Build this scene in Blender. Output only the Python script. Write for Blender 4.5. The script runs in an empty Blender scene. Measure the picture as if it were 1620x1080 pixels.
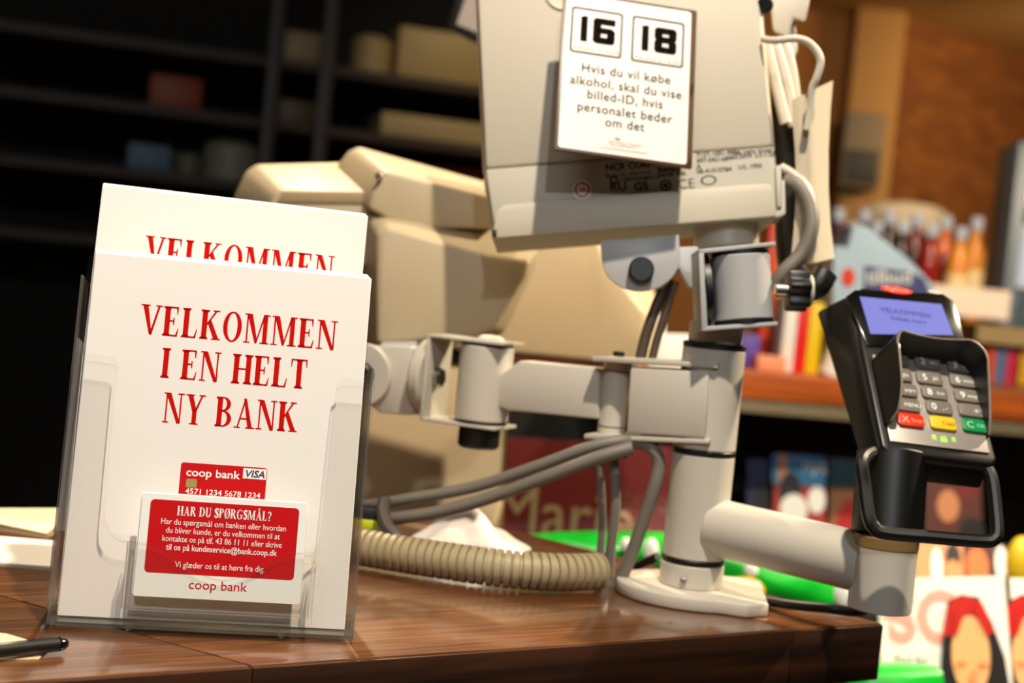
import bpy, bmesh, math, random
from mathutils import Vector, Matrix
random.seed(7)
S = bpy.context.scene
COL = S.collection
PI = math.pi
V = Vector

# ------------------------------------------------------------------ camera
FPX = 2250.0                                   # 50 mm lens, 36 mm sensor, 1620 px wide
CAM = V((0, 0, 1.10))
PITCH, ROLL = math.radians(2.24), math.radians(5.5)
c_f = V((0, math.cos(PITCH), -math.sin(PITCH)))
_r0 = V((1, 0, 0)); _u0 = _r0.cross(c_f)
c_r = _r0 * math.cos(ROLL) + _u0 * math.sin(ROLL)
c_u = -_r0 * math.sin(ROLL) + _u0 * math.cos(ROLL)
cd = bpy.data.cameras.new('camera'); cam = bpy.data.objects.new('camera', cd); COL.objects.link(cam)
cd.lens = 50; cd.sensor_width = 36; cd.clip_start = 0.02; cd.clip_end = 60
cam.matrix_world = Matrix.Translation(CAM) @ Matrix((c_r, c_u, -c_f)).transposed().to_4x4()
cd.dof.use_dof = True; cd.dof.focus_distance = 0.765; cd.dof.aperture_fstop = 6.3; cd.dof.aperture_blades = 0
S.camera = cam

# ------------------------------------------------------------------ colour management, world, lights
S.view_settings.view_transform = 'Standard'; S.view_settings.look = 'None'
S.view_settings.exposure = 0.30; S.view_settings.gamma = 1.0
S.view_settings.use_curve_mapping = False
S.cycles.use_denoising = True
S.cycles.max_bounces = 10; S.cycles.transparent_max_bounces = 24
S.cycles.caustics_reflective = False; S.cycles.caustics_refractive = False
W = bpy.data.worlds.new('shop_air'); S.world = W; W.use_nodes = True
W.node_tree.nodes['Background'].inputs[0].default_value = (1.0, 0.80, 0.58, 1)
W.node_tree.nodes['Background'].inputs[1].default_value = 0.055

def lamp(name, loc, aim, power, col, size, angle=None, blend=.5):
    d = bpy.data.lights.new(name, 'SPOT' if angle else 'AREA')
    d.energy = power; d.color = col
    if angle:
        d.spot_size = math.radians(angle); d.spot_blend = blend; d.shadow_soft_size = size
    else:
        d.shape = 'DISK'; d.size = size
    o = bpy.data.objects.new(name, d); COL.objects.link(o)
    o.location = loc; o.rotation_euler = (V(aim) - V(loc)).to_track_quat('-Z', 'Y').to_euler()
    return o
lamp('ceiling_spot_warm', (0.16, 0.25, 2.42), (0.0, 0.88, 1.0), 108, (1.0, .87, .70), .022, 75)
lamp('ceiling_spot_white', (0.12, -1.55, 2.30), (0.05, 0.9, 1.05), 44, (.86, .93, 1.0), .035, 75)
lamp('overhead_fill', (-0.55, -0.9, 2.44), (-0.1, 0.8, 1.0), 8, (1.0, .97, .92), 1.1)  # added soft fill to lift the shadows, not a real fixture
lamp('ceiling_spot_side', (1.55, 1.55, 2.35), (0.1, 0.95, 1.0), 250, (1.0, .82, .58), .03, 70)
lamp('ceiling_spot_rear', (-0.45, 2.05, 2.40), (-0.10, 1.0, 1.05), 110, (1.0, .78, .50), .03, 75)
lamp('ceiling_spot_rack', (1.0, 0.9, 2.40), (1.1, 2.2, 0.9), 110, (1.0, .86, .66), .05, 80)
lamp('ceiling_lamp_bottles', (1.3, 2.6, 2.40), (1.5, 4.2, 1.1), 150, (1.0, .84, .62), .10, 100)
lamp('ceiling_lamp_far', (2.6, 5.2, 2.35), (2.4, 6.8, 1.5), 100, (1.0, .66, .30), .4, 130)

# ------------------------------------------------------------------ helpers
def ray(px, py): return c_f + c_r * ((px - 810) / FPX) - c_u * ((py - 540) / FPX)
def P(px, py, d): return CAM + ray(px, py) * d          # point seen at a pixel, d metres along the view axis
def PL(pts, d): return [P(a, b, d) for a, b in pts]
def G(px, py, z=.9):
    q = ray(px, py); return CAM + q * ((z - CAM.z) / q.z)

class Fr:                                               # a local frame: x right, y up, z out of the face
    def __init__(s, O, X, Y=None, Z=None):
        s.O = V(O); s.X = V(X).normalized()
        if Z is not None:
            s.Z = V(Z); s.Z = (s.Z - s.X * s.Z.dot(s.X)).normalized(); s.Y = s.Z.cross(s.X)
        else:
            Y = V(Y); s.Y = (Y - s.X * Y.dot(s.X)).normalized(); s.Z = s.X.cross(s.Y)
    def w(s, x, y, z=0): return s.O + s.X * x + s.Y * y + s.Z * z
    def px(s, a, b, z=0):
        q = ray(a, b); o = s.O + s.Z * z
        p = CAM + q * ((o - CAM).dot(s.Z) / q.dot(s.Z)) - s.O
        return (p.dot(s.X), p.dot(s.Y))
    def pp(s, pts, z=0): return [s.px(a, b, z) for a, b in pts]
UPR = lambda O, yaw=0: Fr(O, (math.cos(yaw), math.sin(yaw), 0), (0, 0, 1))

class MB:
    def __init__(s): s.v = []; s.f = []; s.m = []
    def _take(s, bm, mi):
        bm.verts.index_update(); n = len(s.v)
        s.v += [v.co.copy() for v in bm.verts]
        for f in bm.faces:
            s.f.append([n + v.index for v in f.verts]); s.m.append(f.material_index if mi is None else mi)
        bm.free(); return s
    def _bev(s, bm, b, seg, ang=20):
        bmesh.ops.recalc_face_normals(bm, faces=bm.faces)
        if b:
            ed = [e for e in bm.edges if len(e.link_faces) == 2 and e.calc_face_angle(0) > math.radians(ang)]
            bmesh.ops.bevel(bm, geom=ed, offset=b, segments=seg, profile=.5, affect='EDGES', clamp_overlap=True)
    def loft(s, A, B, bev=0, seg=2, mi=0, side=None, ang=20):
        bm = bmesh.new()
        a = [bm.verts.new(p) for p in A]; b = [bm.verts.new(p) for p in B]; n = len(a)
        f1 = bm.faces.new(a); f2 = bm.faces.new(b[::-1]); f1.material_index = f2.material_index = mi
        for i in range(n):
            f = bm.faces.new((a[i], b[i], b[(i + 1) % n], a[(i + 1) % n])); f.material_index = mi if side is None else side
        s._bev(bm, bev, seg, ang); return s._take(bm, None)
    def prism(s, fr, pts, z0, z1, bev=0, seg=2, mi=0, side=None, ang=20):
        return s.loft([fr.w(x, y, z0) for x, y in pts], [fr.w(x, y, z1) for x, y in pts], bev, seg, mi, side, ang)
    def box(s, fr, x0, x1, y0, y1, z0, z1, bev=0, seg=2, mi=0, side=None):
        return s.prism(fr, [(x0, y0), (x1, y0), (x1, y1), (x0, y1)], z0, z1, bev, seg, mi, side)
    def flat(s, fr, pts, z=0, mi=0):
        n = len(s.v); s.v += [fr.w(x, y, z) for x, y in pts]; s.f.append(list(range(n, n + len(pts)))); s.m.append(mi); return s
    def ring(s, fr, o, i, z=0, mi=0, closed=True):
        n = len(s.v); k = len(o); s.v += [fr.w(x, y, z) for x, y in o] + [fr.w(x, y, z) for x, y in i]
        for j in range(k if closed else k - 1):
            s.f.append([n + j, n + (j + 1) % k, n + k + (j + 1) % k, n + k + j]); s.m.append(mi)
        return s
    def tube(s, pts, r, n=12, cap=True, mi=0, smooth=0, radii=None):
        pts = [V(p) for p in pts]
        if smooth: pts = crm(pts, smooth)
        k = len(pts); T = [(pts[min(i + 1, k - 1)] - pts[max(i - 1, 0)]).normalized() for i in range(k)]
        a = T[0].orthogonal().normalized(); base = len(s.v)
        for i in range(k):
            a = (a - T[i] * a.dot(T[i])).normalized(); b = T[i].cross(a)
            rr = radii[i] if radii else r
            s.v += [pts[i] + (a * math.cos(2 * PI * j / n) + b * math.sin(2 * PI * j / n)) * rr for j in range(n)]
        for i in range(k - 1):
            for j in range(n):
                s.f.append([base + i * n + j, base + i * n + (j + 1) % n, base + (i + 1) * n + (j + 1) % n, base + (i + 1) * n + j]); s.m.append(mi)
        if cap:
            s.f.append([base + j for j in range(n)][::-1]); s.m.append(mi)
            s.f.append([base + (k - 1) * n + j for j in range(n)]); s.m.append(mi)
        return s
    def lathe(s, O, axis, prof, n=40, mi=0):
        O = V(O); ax = V(axis).normalized(); a = ax.orthogonal().normalized(); b = ax.cross(a); base = len(s.v); k = len(prof)
        for r, h in prof:
            s.v += [O + ax * h + (a * math.cos(2 * PI * j / n) + b * math.sin(2 * PI * j / n)) * max(r, 1e-6) for j in range(n)]
        for i in range(k - 1):
            for j in range(n):
                s.f.append([base + i * n + j, base + i * n + (j + 1) % n, base + (i + 1) * n + (j + 1) % n, base + (i + 1) * n + j]); s.m.append(mi)
        return s
    def cyl(s, p0, p1, r, bev=.001, n=40, mi=0, r1=None):
        p0 = V(p0); p1 = V(p1); h = (p1 - p0).length; r1 = r if r1 is None else r1
        return s.lathe(p0, p1 - p0, [(0, 0), (r - bev, 0), (r, bev), (r1, h - bev), (r1 - bev, h), (0, h)], n, mi)
    def ball(s, O, r, fr=None, sc=(1, 1, 1), n=24, mi=0):
        fr = fr or Fr((0, 0, 0), (1, 0, 0), (0, 1, 0)); O = V(O); base = len(s.v); k = n // 2
        for i in range(k + 1):
            t = PI * i / k
            for j in range(n):
                q = 2 * PI * j / n
                s.v.append(O + fr.X * (r * sc[0] * math.sin(t) * math.cos(q)) + fr.Y * (r * sc[1] * math.cos(t)) + fr.Z * (r * sc[2] * math.sin(t) * math.sin(q)))
        for i in range(k):
            for j in range(n):
                s.f.append([base + i * n + j, base + i * n + (j + 1) % n, base + (i + 1) * n + (j + 1) % n, base + (i + 1) * n + j]); s.m.append(mi)
        return s

def crm(p, k):                                          # Catmull-Rom through the points
    o = []
    for i in range(len(p) - 1):
        a = p[max(i - 1, 0)]; b = p[i]; c = p[i + 1]; d = p[min(i + 2, len(p) - 1)]
        for j in range(k):
            t = j / k
            o.append(.5 * ((2 * b) + (c - a) * t + (2 * a - 5 * b + 4 * c - d) * t * t + (3 * b - a - 3 * c + d) * t ** 3))
    return o + [p[-1]]
def rrect(x0, y0, x1, y1, r, n=6):
    o = []
    for cx, cy, a in ((x1 - r, y0 + r, -90), (x1 - r, y1 - r, 0), (x0 + r, y1 - r, 90), (x0 + r, y0 + r, 180)):
        for i in range(n + 1):
            t = math.radians(a + 90 * i / n); o.append((cx + r * math.cos(t), cy + r * math.sin(t)))
    return o
def ell(cx, cy, rx, ry, n=32, a0=0, a1=360, closed=True):
    m = n if closed else n + 1
    return [(cx + rx * math.cos(math.radians(a0 + (a1 - a0) * i / n)), cy + ry * math.sin(math.radians(a0 + (a1 - a0) * i / n))) for i in range(m)]

WL = {}                                                 # world position of every object made here
def mk(name, mb, mats, parent=None, loc=None, ang=35, smooth=True, label=None):
    base = WL[parent.name] if parent else V(loc) if loc is not None else V((sum(v.x for v in mb.v) / len(mb.v), sum(v.y for v in mb.v) / len(mb.v), min(v.z for v in mb.v)))
    me = bpy.data.meshes.new(name)
    me.from_pydata([v - base for v in mb.v], [], mb.f)
    for m in (mats if isinstance(mats, (list, tuple)) else [mats]): me.materials.append(m)
    me.polygons.foreach_set('material_index', mb.m)
    me.validate()
    bm = bmesh.new(); bm.from_mesh(me); bmesh.ops.remove_doubles(bm, verts=bm.verts, dist=1e-7)
    bmesh.ops.recalc_face_normals(bm, faces=bm.faces); bm.to_mesh(me); bm.free()
    if smooth:
        me.polygons.foreach_set('use_smooth', [True] * len(me.polygons)); me.set_sharp_from_angle(angle=math.radians(ang))
    o = bpy.data.objects.new(name, me); COL.objects.link(o)
    if parent: o.parent = parent
    else: o.location = base
    WL[o.name] = base.copy()
    if label: o['label'] = label
    return o
def tag(o, label, cat, group=None):
    o['label'] = label; o['category'] = cat
    if group: o['group'] = group
    return o
def thing(name, loc, label, cat, group=None):
    o = bpy.data.objects.new(name, None); COL.objects.link(o); o.location = loc; o.empty_display_size = .02
    WL[o.name] = V(loc); return tag(o, label, cat, group)
def struct(o): o['kind'] = 'structure'; return o
def dup(src, off, label=None):
    c = src.copy(); COL.objects.link(c); c.location = src.location + V(off); WL[c.name] = WL[src.name] + V(off)
    if label: c['label'] = label
    for ch in src.children:
        d = ch.copy(); COL.objects.link(d); d.parent = c
    return c

def lin(c): return tuple(((x / 255) / 12.92 if x / 255 <= .04045 else ((x / 255 + .055) / 1.055) ** 2.4) for x in c)
def mat(name, rgb, rough=.5, metal=0, spec=.5, emit=None, power=0, bump=0, bscale=300, var=0, vscale=8, coat=0):
    m = bpy.data.materials.new(name); m.use_nodes = True; nt = m.node_tree; b = nt.nodes['Principled BSDF']
    c = lin(rgb) + (1,)
    b.inputs['Base Color'].default_value = c; b.inputs['Roughness'].default_value = rough; b.inputs['Metallic'].default_value = metal
    b.inputs['Specular IOR Level'].default_value = spec; b.inputs['Coat Weight'].default_value = coat
    if emit: b.inputs['Emission Color'].default_value = lin(emit) + (1,); b.inputs['Emission Strength'].default_value = power
    tc = nt.nodes.new('ShaderNodeTexCoord')
    if bump:
        n = nt.nodes.new('ShaderNodeTexNoise'); n.inputs['Scale'].default_value = bscale
        bp = nt.nodes.new('ShaderNodeBump'); bp.inputs['Strength'].default_value = bump; bp.inputs['Distance'].default_value = .001
        nt.links.new(tc.outputs['Object'], n.inputs['Vector']); nt.links.new(n.outputs['Fac'], bp.inputs['Height']); nt.links.new(bp.outputs['Normal'], b.inputs['Normal'])
    if var:
        n = nt.nodes.new('ShaderNodeTexNoise'); n.inputs['Scale'].default_value = vscale; n.inputs['Detail'].default_value = 4
        mx = nt.nodes.new('ShaderNodeMix'); mx.data_type = 'RGBA'
        mx.inputs['A'].default_value = tuple(x * (1 - var) for x in c[:3]) + (1,); mx.inputs['B'].default_value = tuple(min(1, x * (1 + var)) for x in c[:3]) + (1,)
        nt.links.new(tc.outputs['Object'], n.inputs['Vector']); nt.links.new(n.outputs['Fac'], mx.inputs['Factor']); nt.links.new(mx.outputs['Result'], b.inputs['Base Color'])
    return m
def clear(name, tint, gloss=.5, rough=.04, sheen_mix=0.0):
    m = bpy.data.materials.new(name); m.use_nodes = True; nt = m.node_tree; nt.nodes.clear()
    out = nt.nodes.new('ShaderNodeOutputMaterial'); tr = nt.nodes.new('ShaderNodeBsdfTransparent'); gl = nt.nodes.new('ShaderNodeBsdfGlossy')
    lw = nt.nodes.new('ShaderNodeLayerWeight'); mu = nt.nodes.new('ShaderNodeMath'); mx = nt.nodes.new('ShaderNodeMixShader')
    tr.inputs[0].default_value = tuple(tint) + (1,); gl.inputs['Roughness'].default_value = rough; gl.inputs['Color'].default_value = (1, 1, 1, 1)
    lw.inputs['Blend'].default_value = .25; mu.operation = 'MULTIPLY'; mu.inputs[1].default_value = gloss
    nt.links.new(lw.outputs['Fresnel'], mu.inputs[0]); nt.links.new(mu.outputs[0], mx.inputs[0])
    df_ = nt.nodes.new('ShaderNodeBsdfDiffuse'); df_.inputs[0].default_value = (.95, .92, .86, 1); m2 = nt.nodes.new('ShaderNodeMixShader'); m2.inputs[0].default_value = sheen_mix  # whitish diffuse share stands in for light reflected by the acrylic
    nt.links.new(tr.outputs[0], m2.inputs[1]); nt.links.new(df_.outputs[0], m2.inputs[2])
    nt.links.new(m2.outputs[0], mx.inputs[1]); nt.links.new(gl.outputs[0], mx.inputs[2]); nt.links.new(mx.outputs[0], out.inputs[0])
    return m
def wood(name, dark, light, ang=0, rough=.3, scale=1.0, coat=.3):
    m = mat(name, light, rough, coat=coat); nt = m.node_tree; b = nt.nodes['Principled BSDF']; b.inputs['Coat Roughness'].default_value = .12
    tc = nt.nodes.new('ShaderNodeTexCoord'); mp = nt.nodes.new('ShaderNodeMapping'); mp.inputs['Rotation'].default_value = (0, 0, -ang); mp2 = nt.nodes.new('ShaderNodeMapping')
    mp2.inputs['Scale'].default_value = (5 * scale, 110 * scale, 110 * scale)
    n = nt.nodes.new('ShaderNodeTexNoise'); n.inputs['Scale'].default_value = 1; n.inputs['Detail'].default_value = 6; n.inputs['Distortion'].default_value = .6
    cr = nt.nodes.new('ShaderNodeValToRGB'); cr.color_ramp.elements[0].position = .35; cr.color_ramp.elements[1].position = .68
    cr.color_ramp.elements[0].color = lin(dark) + (1,); cr.color_ramp.elements[1].color = lin(light) + (1,)
    nt.links.new(tc.outputs['Object'], mp.inputs[0]); nt.links.new(mp.outputs[0], mp2.inputs[0]); nt.links.new(mp2.outputs[0], n.inputs['Vector'])
    nt.links.new(n.outputs['Fac'], cr.inputs[0]); nt.links.new(cr.outputs[0], b.inputs['Base Color'])
    return m

M = dict(
    paper=mat('white_paper', (236, 232, 226), .55, bump=.02), ink_red=mat('red_ink', (198, 8, 0), .8, spec=.1), red=mat('card_red', (196, 0, 8), .6, spec=.2),
    white=mat('card_white', (244, 246, 240), .35), black=mat('black_plastic', (7, 7, 7), .42), blackg=mat('black_gloss', (8, 8, 9), .16),
    ink=mat('black_ink', (16, 10, 6), .9, spec=.1), greyink=mat('grey_ink', (120, 112, 104), .6), paleink=mat('pale_ink', (150, 138, 126), .6),
    post=mat('cream_powder_coat', (196, 190, 177), .42, bump=.04, bscale=900), post2=mat('cream_painted_steel', (190, 184, 169), .4, bump=.03, bscale=700),
    bracket=mat('grey_painted_steel', (176, 176, 176), .38, bump=.04, bscale=900), steel=mat('bare_steel', (190, 188, 184), .25, 1),
    shell=mat('grey_beige_plastic', (196, 188, 170), .55, bump=.06, bscale=1400), shell2=mat('grey_beige_lower_plastic', (190, 184, 168), .5),
    tan=mat('tan_plastic', (176, 160, 130), .5, bump=.03, bscale=900), cream=mat('cream_plastic', (214, 190, 150), .5),
    cable=mat('grey_cable', (116, 110, 100), .5), wcable=mat('white_cable', (206, 198, 182), .45), hose=mat('ribbed_grey_plastic', (164, 150, 116), .5),
    tagm=mat('cream_card', (192, 180, 156), .6), cloth=mat('white_cloth', (238, 232, 222), .8, bump=.15, bscale=120),
    gun=mat('gunmetal_plastic', (26, 25, 24), .32, .35), silver=mat('silver_plastic', (196, 188, 178), .35, .55), key=mat('grey_key', (122, 114, 104), .4),
    kred=mat('red_key', (224, 50, 22), .35), kyel=mat('yellow_key', (236, 196, 40), .35), kgrn=mat('green_key', (10, 138, 74), .35),
    led=mat('green_light', (120, 230, 60), .4, emit=(170, 235, 50), power=1.3), lcd=mat('lit_screen', (84, 90, 160), .2, emit=(112, 118, 190), power=.34),
    lcdink=mat('screen_text', (40, 44, 110), .3, emit=(40, 44, 110), power=.3), lens=mat('red_badge', (226, 40, 22), .3),
    green=mat('green_packet', (6, 170, 40), .3, var=.5, vscale=30), yellow=mat('yellow_print', (226, 190, 30), .4),
    dark=mat('dark_cabinet', (20, 15, 11), .5), shelfdark=mat('dark_shelf', (46, 38, 30), .6), upright=mat('grey_upright', (66, 60, 58), .5),
    gold=mat('brass_chip', (200, 176, 110), .3, .7), sky=mat('pale_blue_print', (176, 200, 214), .5), navy=mat('navy_print', (40, 44, 96), .5),
)
ACR = clear('clear_acrylic', (.985, .98, .97), .16, sheen_mix=.004); ACE = clear('clear_acrylic_edge', (.82, .81, .78), .8, .08, .06); ACS = clear('sheen_acrylic_side', (.975, .965, .94), .8, .1, .03)  # side walls and edges are whitened to paint in reflected light

# ------------------------------------------------------------------ lettering
T_, t_, s_ = .19, .06, .05
def R_(x0, y0, x1, y1): return [(x0, y0), (x1, y0), (x1, y1), (x0, y1)]
def stem(x, sl=.06, sr=.06): return [R_(x, 0, x + T_, 1), [(x - sl, 0), (x + T_ + sr, 0), (x + T_ + sr, s_ * .8), (x + T_, .09), (x, .09), (x - sl, s_ * .8)],
                                     [(x - sl, 1), (x - sl, 1 - s_ * .8), (x, .91), (x + T_, .91), (x + T_ + sr, 1 - s_ * .8), (x + T_ + sr, 1)]]
def arc(cx, cy, ro, ri, a0, a1, n=18):
    o = ell(cx, cy, ro[0], ro[1], n, a0, a1, False); i = ell(cx, cy, ri[0], ri[1], n, a0, a1, False)
    return [[o[k], o[k + 1], i[k + 1], i[k]] for k in range(n)]
def glyph(c):
    if c == 'I': return stem(.06), .29
    if c == 'V': return [[(.06, 1), (.25, 1), (.46, .0), (.36, 0)], [(.37, .0), (.45, 0), (.70, 1), (.62, 1)], R_(0, .955, .33, 1), R_(.53, .955, .78, 1)], .76
    if c == 'E': return stem(.06, .06, .04) + [R_(.2, .945, .52, 1), [(.45, 1), (.53, 1), (.52, .74), (.49, .74)], R_(.2, .49, .41, .545), [(.37, .64), (.41, .64), (.41, .39), (.37, .39), (.36, .51)],
                                               R_(.2, 0, .54, .055), [(.46, 0), (.54, 0), (.58, .28), (.55, .28)]], .62
    if c == 'L': return stem(.06, .06, .05) + [R_(.2, 0, .52, .055), [(.44, 0), (.52, 0), (.57, .32), (.54, .32)]], .60
    if c == 'K': return stem(.06) + [[(.2, .40), (.2, .49), (.51, .97), (.59, .97)], R_(.44, .955, .68, 1), [(.27, .54), (.37, .69), (.70, .03), (.51, .03)], R_(.43, 0, .76, .045)], .74
    if c in 'OØ':
        g = arc(.37, .5, (.34, .52), (.18, .465), 0, 360, 36)
        if c == 'Ø': g = g + [[(.08, -.06), (.14, -.06), (.66, 1.06), (.60, 1.06)]]
        return g, .74
    if c == 'M': return [R_(.08, 0, .14, 1), R_(0, 0, .23, .045), R_(0, .955, .2, 1), [(.08, 1), (.27, 1), (.51, .08), (.44, -.01), (.40, .05)], [(.43, 0), (.48, 0), (.76, 1), (.69, 1)],
                         R_(.68, 0, .845, 1), R_(.60, 0, .93, .045), R_(.69, .955, .93, 1)], .94
    if c == 'N': return [R_(.08, 0, .14, 1), R_(0, 0, .23, .045), R_(0, .955, .2, 1), [(.06, 1), (.25, 1), (.66, .0), (.54, -.02)], R_(.60, 0, .66, 1), R_(.51, .955, .75, 1)], .75
    if c == 'H': return stem(.06) + stem(.5) + [R_(.2, .48, .52, .535)], .74
    if c == 'T': return stem(.24) + [R_(.02, .945, .62, 1), [(.02, 1), (.09, 1), (.05, .72), (.02, .72)], [(.62, 1), (.55, 1), (.59, .72), (.62, .72)]], .65
    if c == 'Y': return [[(.06, 1), (.25, 1), (.43, .45), (.27, .42)], R_(.27, 0, .435, .48), [(.36, .49), (.43, .45), (.65, 1), (.58, 1)], R_(0, .955, .33, 1), R_(.49, .955, .73, 1), R_(.19, 0, .51, .045)], .71
    if c in 'BPR':
        g = stem(.06, .06, 0) + arc(.28, .76, (.28, .24), (.12, .19), -90, 90) + [R_(.2, .95, .29, 1), R_(.2, .52, .29, .57)]
        if c == 'B': g += arc(.28, .275, (.33, .275), (.165, .225), -90, 90) + [R_(.2, 0, .29, .05), R_(.2, .5, .29, .55)]
        if c == 'R': g += [[(.27, .54), (.42, .54), (.68, .03), (.50, .03)], R_(.46, 0, .74, .045)]
        return g, (.66 if c == 'B' else .72 if c == 'R' else .6)
    if c == 'D': return stem(.06, .06, 0) + arc(.26, .5, (.42, .5), (.25, .445), -90, 90) + [R_(.2, .945, .27, 1), R_(.2, 0, .27, .055)], .74
    if c in 'AÅ':
        g = [[(.10, 0), (.16, 0), (.40, .93), (.35, 1)], [(.31, 1), (.42, 1), (.70, 0), (.52, 0)], R_(.19, .29, .55, .345), R_(0, 0, .25, .045), R_(.44, 0, .78, .045)]
        if c == 'Å': g += arc(.37, 1.16, (.12, .12), (.06, .06), 0, 360, 14)
        return g, .77
    if c == 'U': return [R_(.06, .3, .22, 1), R_(0, .955, .29, 1), R_(.54, .3, .60, 1), R_(.47, .955, .68, 1)] + arc(.33, .3, (.27, .31), (.11, .25), 180, 360), .70
    if c == 'G': return arc(.38, .5, (.36, .52), (.2, .465), 40, 330, 30) + [R_(.5, .06, .66, .45), R_(.42, .42, .74, .47)], .76
    if c == 'S':
        q = crm([V((.47, .80)), V((.30, .97)), V((.10, .76)), V((.27, .54)), V((.45, .27)), V((.26, .03)), V((.06, .22))], 6); o = []
        for k in range(len(q) - 1):
            w = .05 + .07 * math.sin(PI * k / (len(q) - 2)); d = (q[k + 1] - q[k]).normalized(); nn = V((-d.y, d.x)) * w
            o.append([tuple(q[k] + nn), tuple(q[k + 1] + nn), tuple(q[k + 1] - nn), tuple(q[k] - nn)])
        return o + [R_(.43, .66, .47, .98), R_(.06, .02, .10, .32)], .54
    if c == '?': return arc(.24, .74, (.22, .26), (.08, .2), -60, 170) + [R_(.2, .24, .3, .54), R_(.17, 0, .33, .14)], .5
    return [], .3
def serif(mb, s, fr, x0, x1, y, h, z, mi=0, gap=.06):      # line of serif capitals between x0 and x1
    L = []; x = 0
    for c in s:
        g, a = glyph(c); L.append((g, x)); x += a + gap
    k = (x1 - x0) / (x - gap)
    for g, gx in L:
        for p in g: mb.flat(fr, [(x0 + (gx + a) * k, y + b * h) for a, b in p], z, mi)
def text(mb, s, fr, x, y, size, z=.0003, align='CENTER', xs=1.0, bold=0, spacing=1.0, lead=1.0, mi=0, shear=0):
    cu = bpy.data.curves.new('lettering', 'FONT'); cu.body = s; cu.size = 1; cu.align_x = align; cu.offset = bold; cu.space_character = spacing; cu.space_line = lead; cu.resolution_u = 3; cu.shear = shear
    ob = bpy.data.objects.new('lettering', cu); me = bpy.data.meshes.new_from_object(ob); n = len(mb.v)
    mb.v += [fr.w(x + v.co.x * size * xs, y + v.co.y * size, z) for v in me.vertices]
    for p in me.polygons: mb.f.append([n + i for i in p.vertices]); mb.m.append(mi)
    bpy.data.objects.remove(ob); bpy.data.meshes.remove(me); bpy.data.curves.remove(cu)

# ------------------------------------------------------------------ the setting
zero = Fr((0, 0, 0), (1, 0, 0), (0, 1, 0))
struct(mk('floor', MB().box(zero, -5, 9, -2.5, 10.5, -.05, 0), mat('grey_floor_tiles', (70, 58, 46), .4, var=.2)))
struct(mk('ceiling', MB().box(zero, -5, 9, -2.5, 10.5, 2.47, 2.55), mat('cream_ceiling', (214, 178, 122), .7)))
def brick():
    m = mat('brown_brick', (120, 72, 30), .75); nt = m.node_tree; b = nt.nodes['Principled BSDF']
    tc = nt.nodes.new('ShaderNodeTexCoord'); mp = nt.nodes.new('ShaderNodeMapping'); mp.inputs['Rotation'].default_value = (PI / 2, 0, 0); br = nt.nodes.new('ShaderNodeTexBrick')
    br.inputs['Color1'].default_value = lin((140, 84, 30)) + (1,); br.inputs['Color2'].default_value = lin((112, 62, 22)) + (1,); br.inputs['Mortar'].default_value = lin((96, 66, 36)) + (1,)
    br.inputs['Scale'].default_value = 4.5; br.inputs['Mortar Size'].default_value = .015
    nt.links.new(tc.outputs['Object'], mp.inputs[0]); nt.links.new(mp.outputs[0], br.inputs['Vector']); nt.links.new(br.outputs[0], b.inputs['Base Color'])
    return m
BR = brick()
wf = UPR((1.60, 6.45, 0), math.radians(39))
struct(mk('wall_right', MB().box(wf, .0, 4.6, 0, 2.47, -.1, 0), BR))
struct(mk('wall_back', MB().box(UPR((-4.9, 6.5, 0)), 0, 6.5, 0, 2.47, -.1, 0), mat('brown_plaster', (150, 96, 40), .8, var=.15, vscale=2)))
struct(mk('trim_1', MB().box(UPR((1.38, 6.38, 0)), 0, .22, 0, 2.47, -.2, .05, .01), mat('ochre_pilaster', (164, 122, 66), .7)))
struct(mk('wall_left', MB().box(zero, -5, -4.9, -2.5, 10.5, 0, 2.47), mat('dark_plaster', (40, 32, 26), .8)))

# ------------------------------------------------------------------ counter
C0 = V((.2634, .9412, 0)); df = V((.4788, .3063, 0)).normalized(); ang_f = math.atan2(df.y, df.x)
dr = V((math.cos(math.radians(138)), math.sin(math.radians(138)), 0))
A0 = C0 - df * 1.05; B1 = C0 + dr * .42; B0 = B1 - df * 1.05
WOOD = wood('walnut_counter', (78, 45, 22), (120, 76, 42), ang_f, .3, 2.2, 1.0)
WOODE = wood('walnut_edge', (30, 15, 8), (58, 32, 17), ang_f, .35, coat=.1)
ctr = thing('checkout_counter', (0, .95, 0), 'long walnut-brown shop counter carrying the leaflet holder and the steel post', 'counter')
def poly(mb, pts, z0, z1, bev=0): return mb.loft([V((p.x, p.y, z0)) for p in pts], [V((p.x, p.y, z1)) for p in pts], bev)
nf = V((-df.y, df.x, 0))
# board seams divide the top into three lengths
def onfront(p): return C0 + df * (V((p.x, p.y, 0)) - C0).dot(df)
sA = onfront(G(402, 1055)); sB = onfront(G(1268, 1000))
seamdir = (V((-.2706, .7859, 0)) - V((-.1098, .6938, 0))).normalized()
def hit_back(p, d):                                     # where a seam meets the back edge
    t = (B0 - p).dot(nf) / d.dot(nf); return p + d * t
g = .0006; e = df * g
sAb = hit_back(sA, seamdir); sBb = hit_back(sB, dr)
mk('worktop_board', poly(MB(), [sA + e, sB - e, sBb - e, B1 - df * .06, sAb + e] if (sBb - B1).dot(df) > 0 else [sA + e, sB - e, sBb - e, sAb + e], .866, .9, .0012), WOOD, ctr)
mk('worktop_board', poly(MB(), [A0, sA - e, sAb - e, B0 - df * .6, A0 - df * .3], .866, .9, .0012), WOOD, ctr)
mk('worktop_board', poly(MB(), [sB + e, C0, B1, sBb + e], .866, .9, .0012), WOOD, ctr)
fe = Fr(A0 - df * .3, df, (0, 0, 1))
LE = (C0 - A0).length + .3
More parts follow.
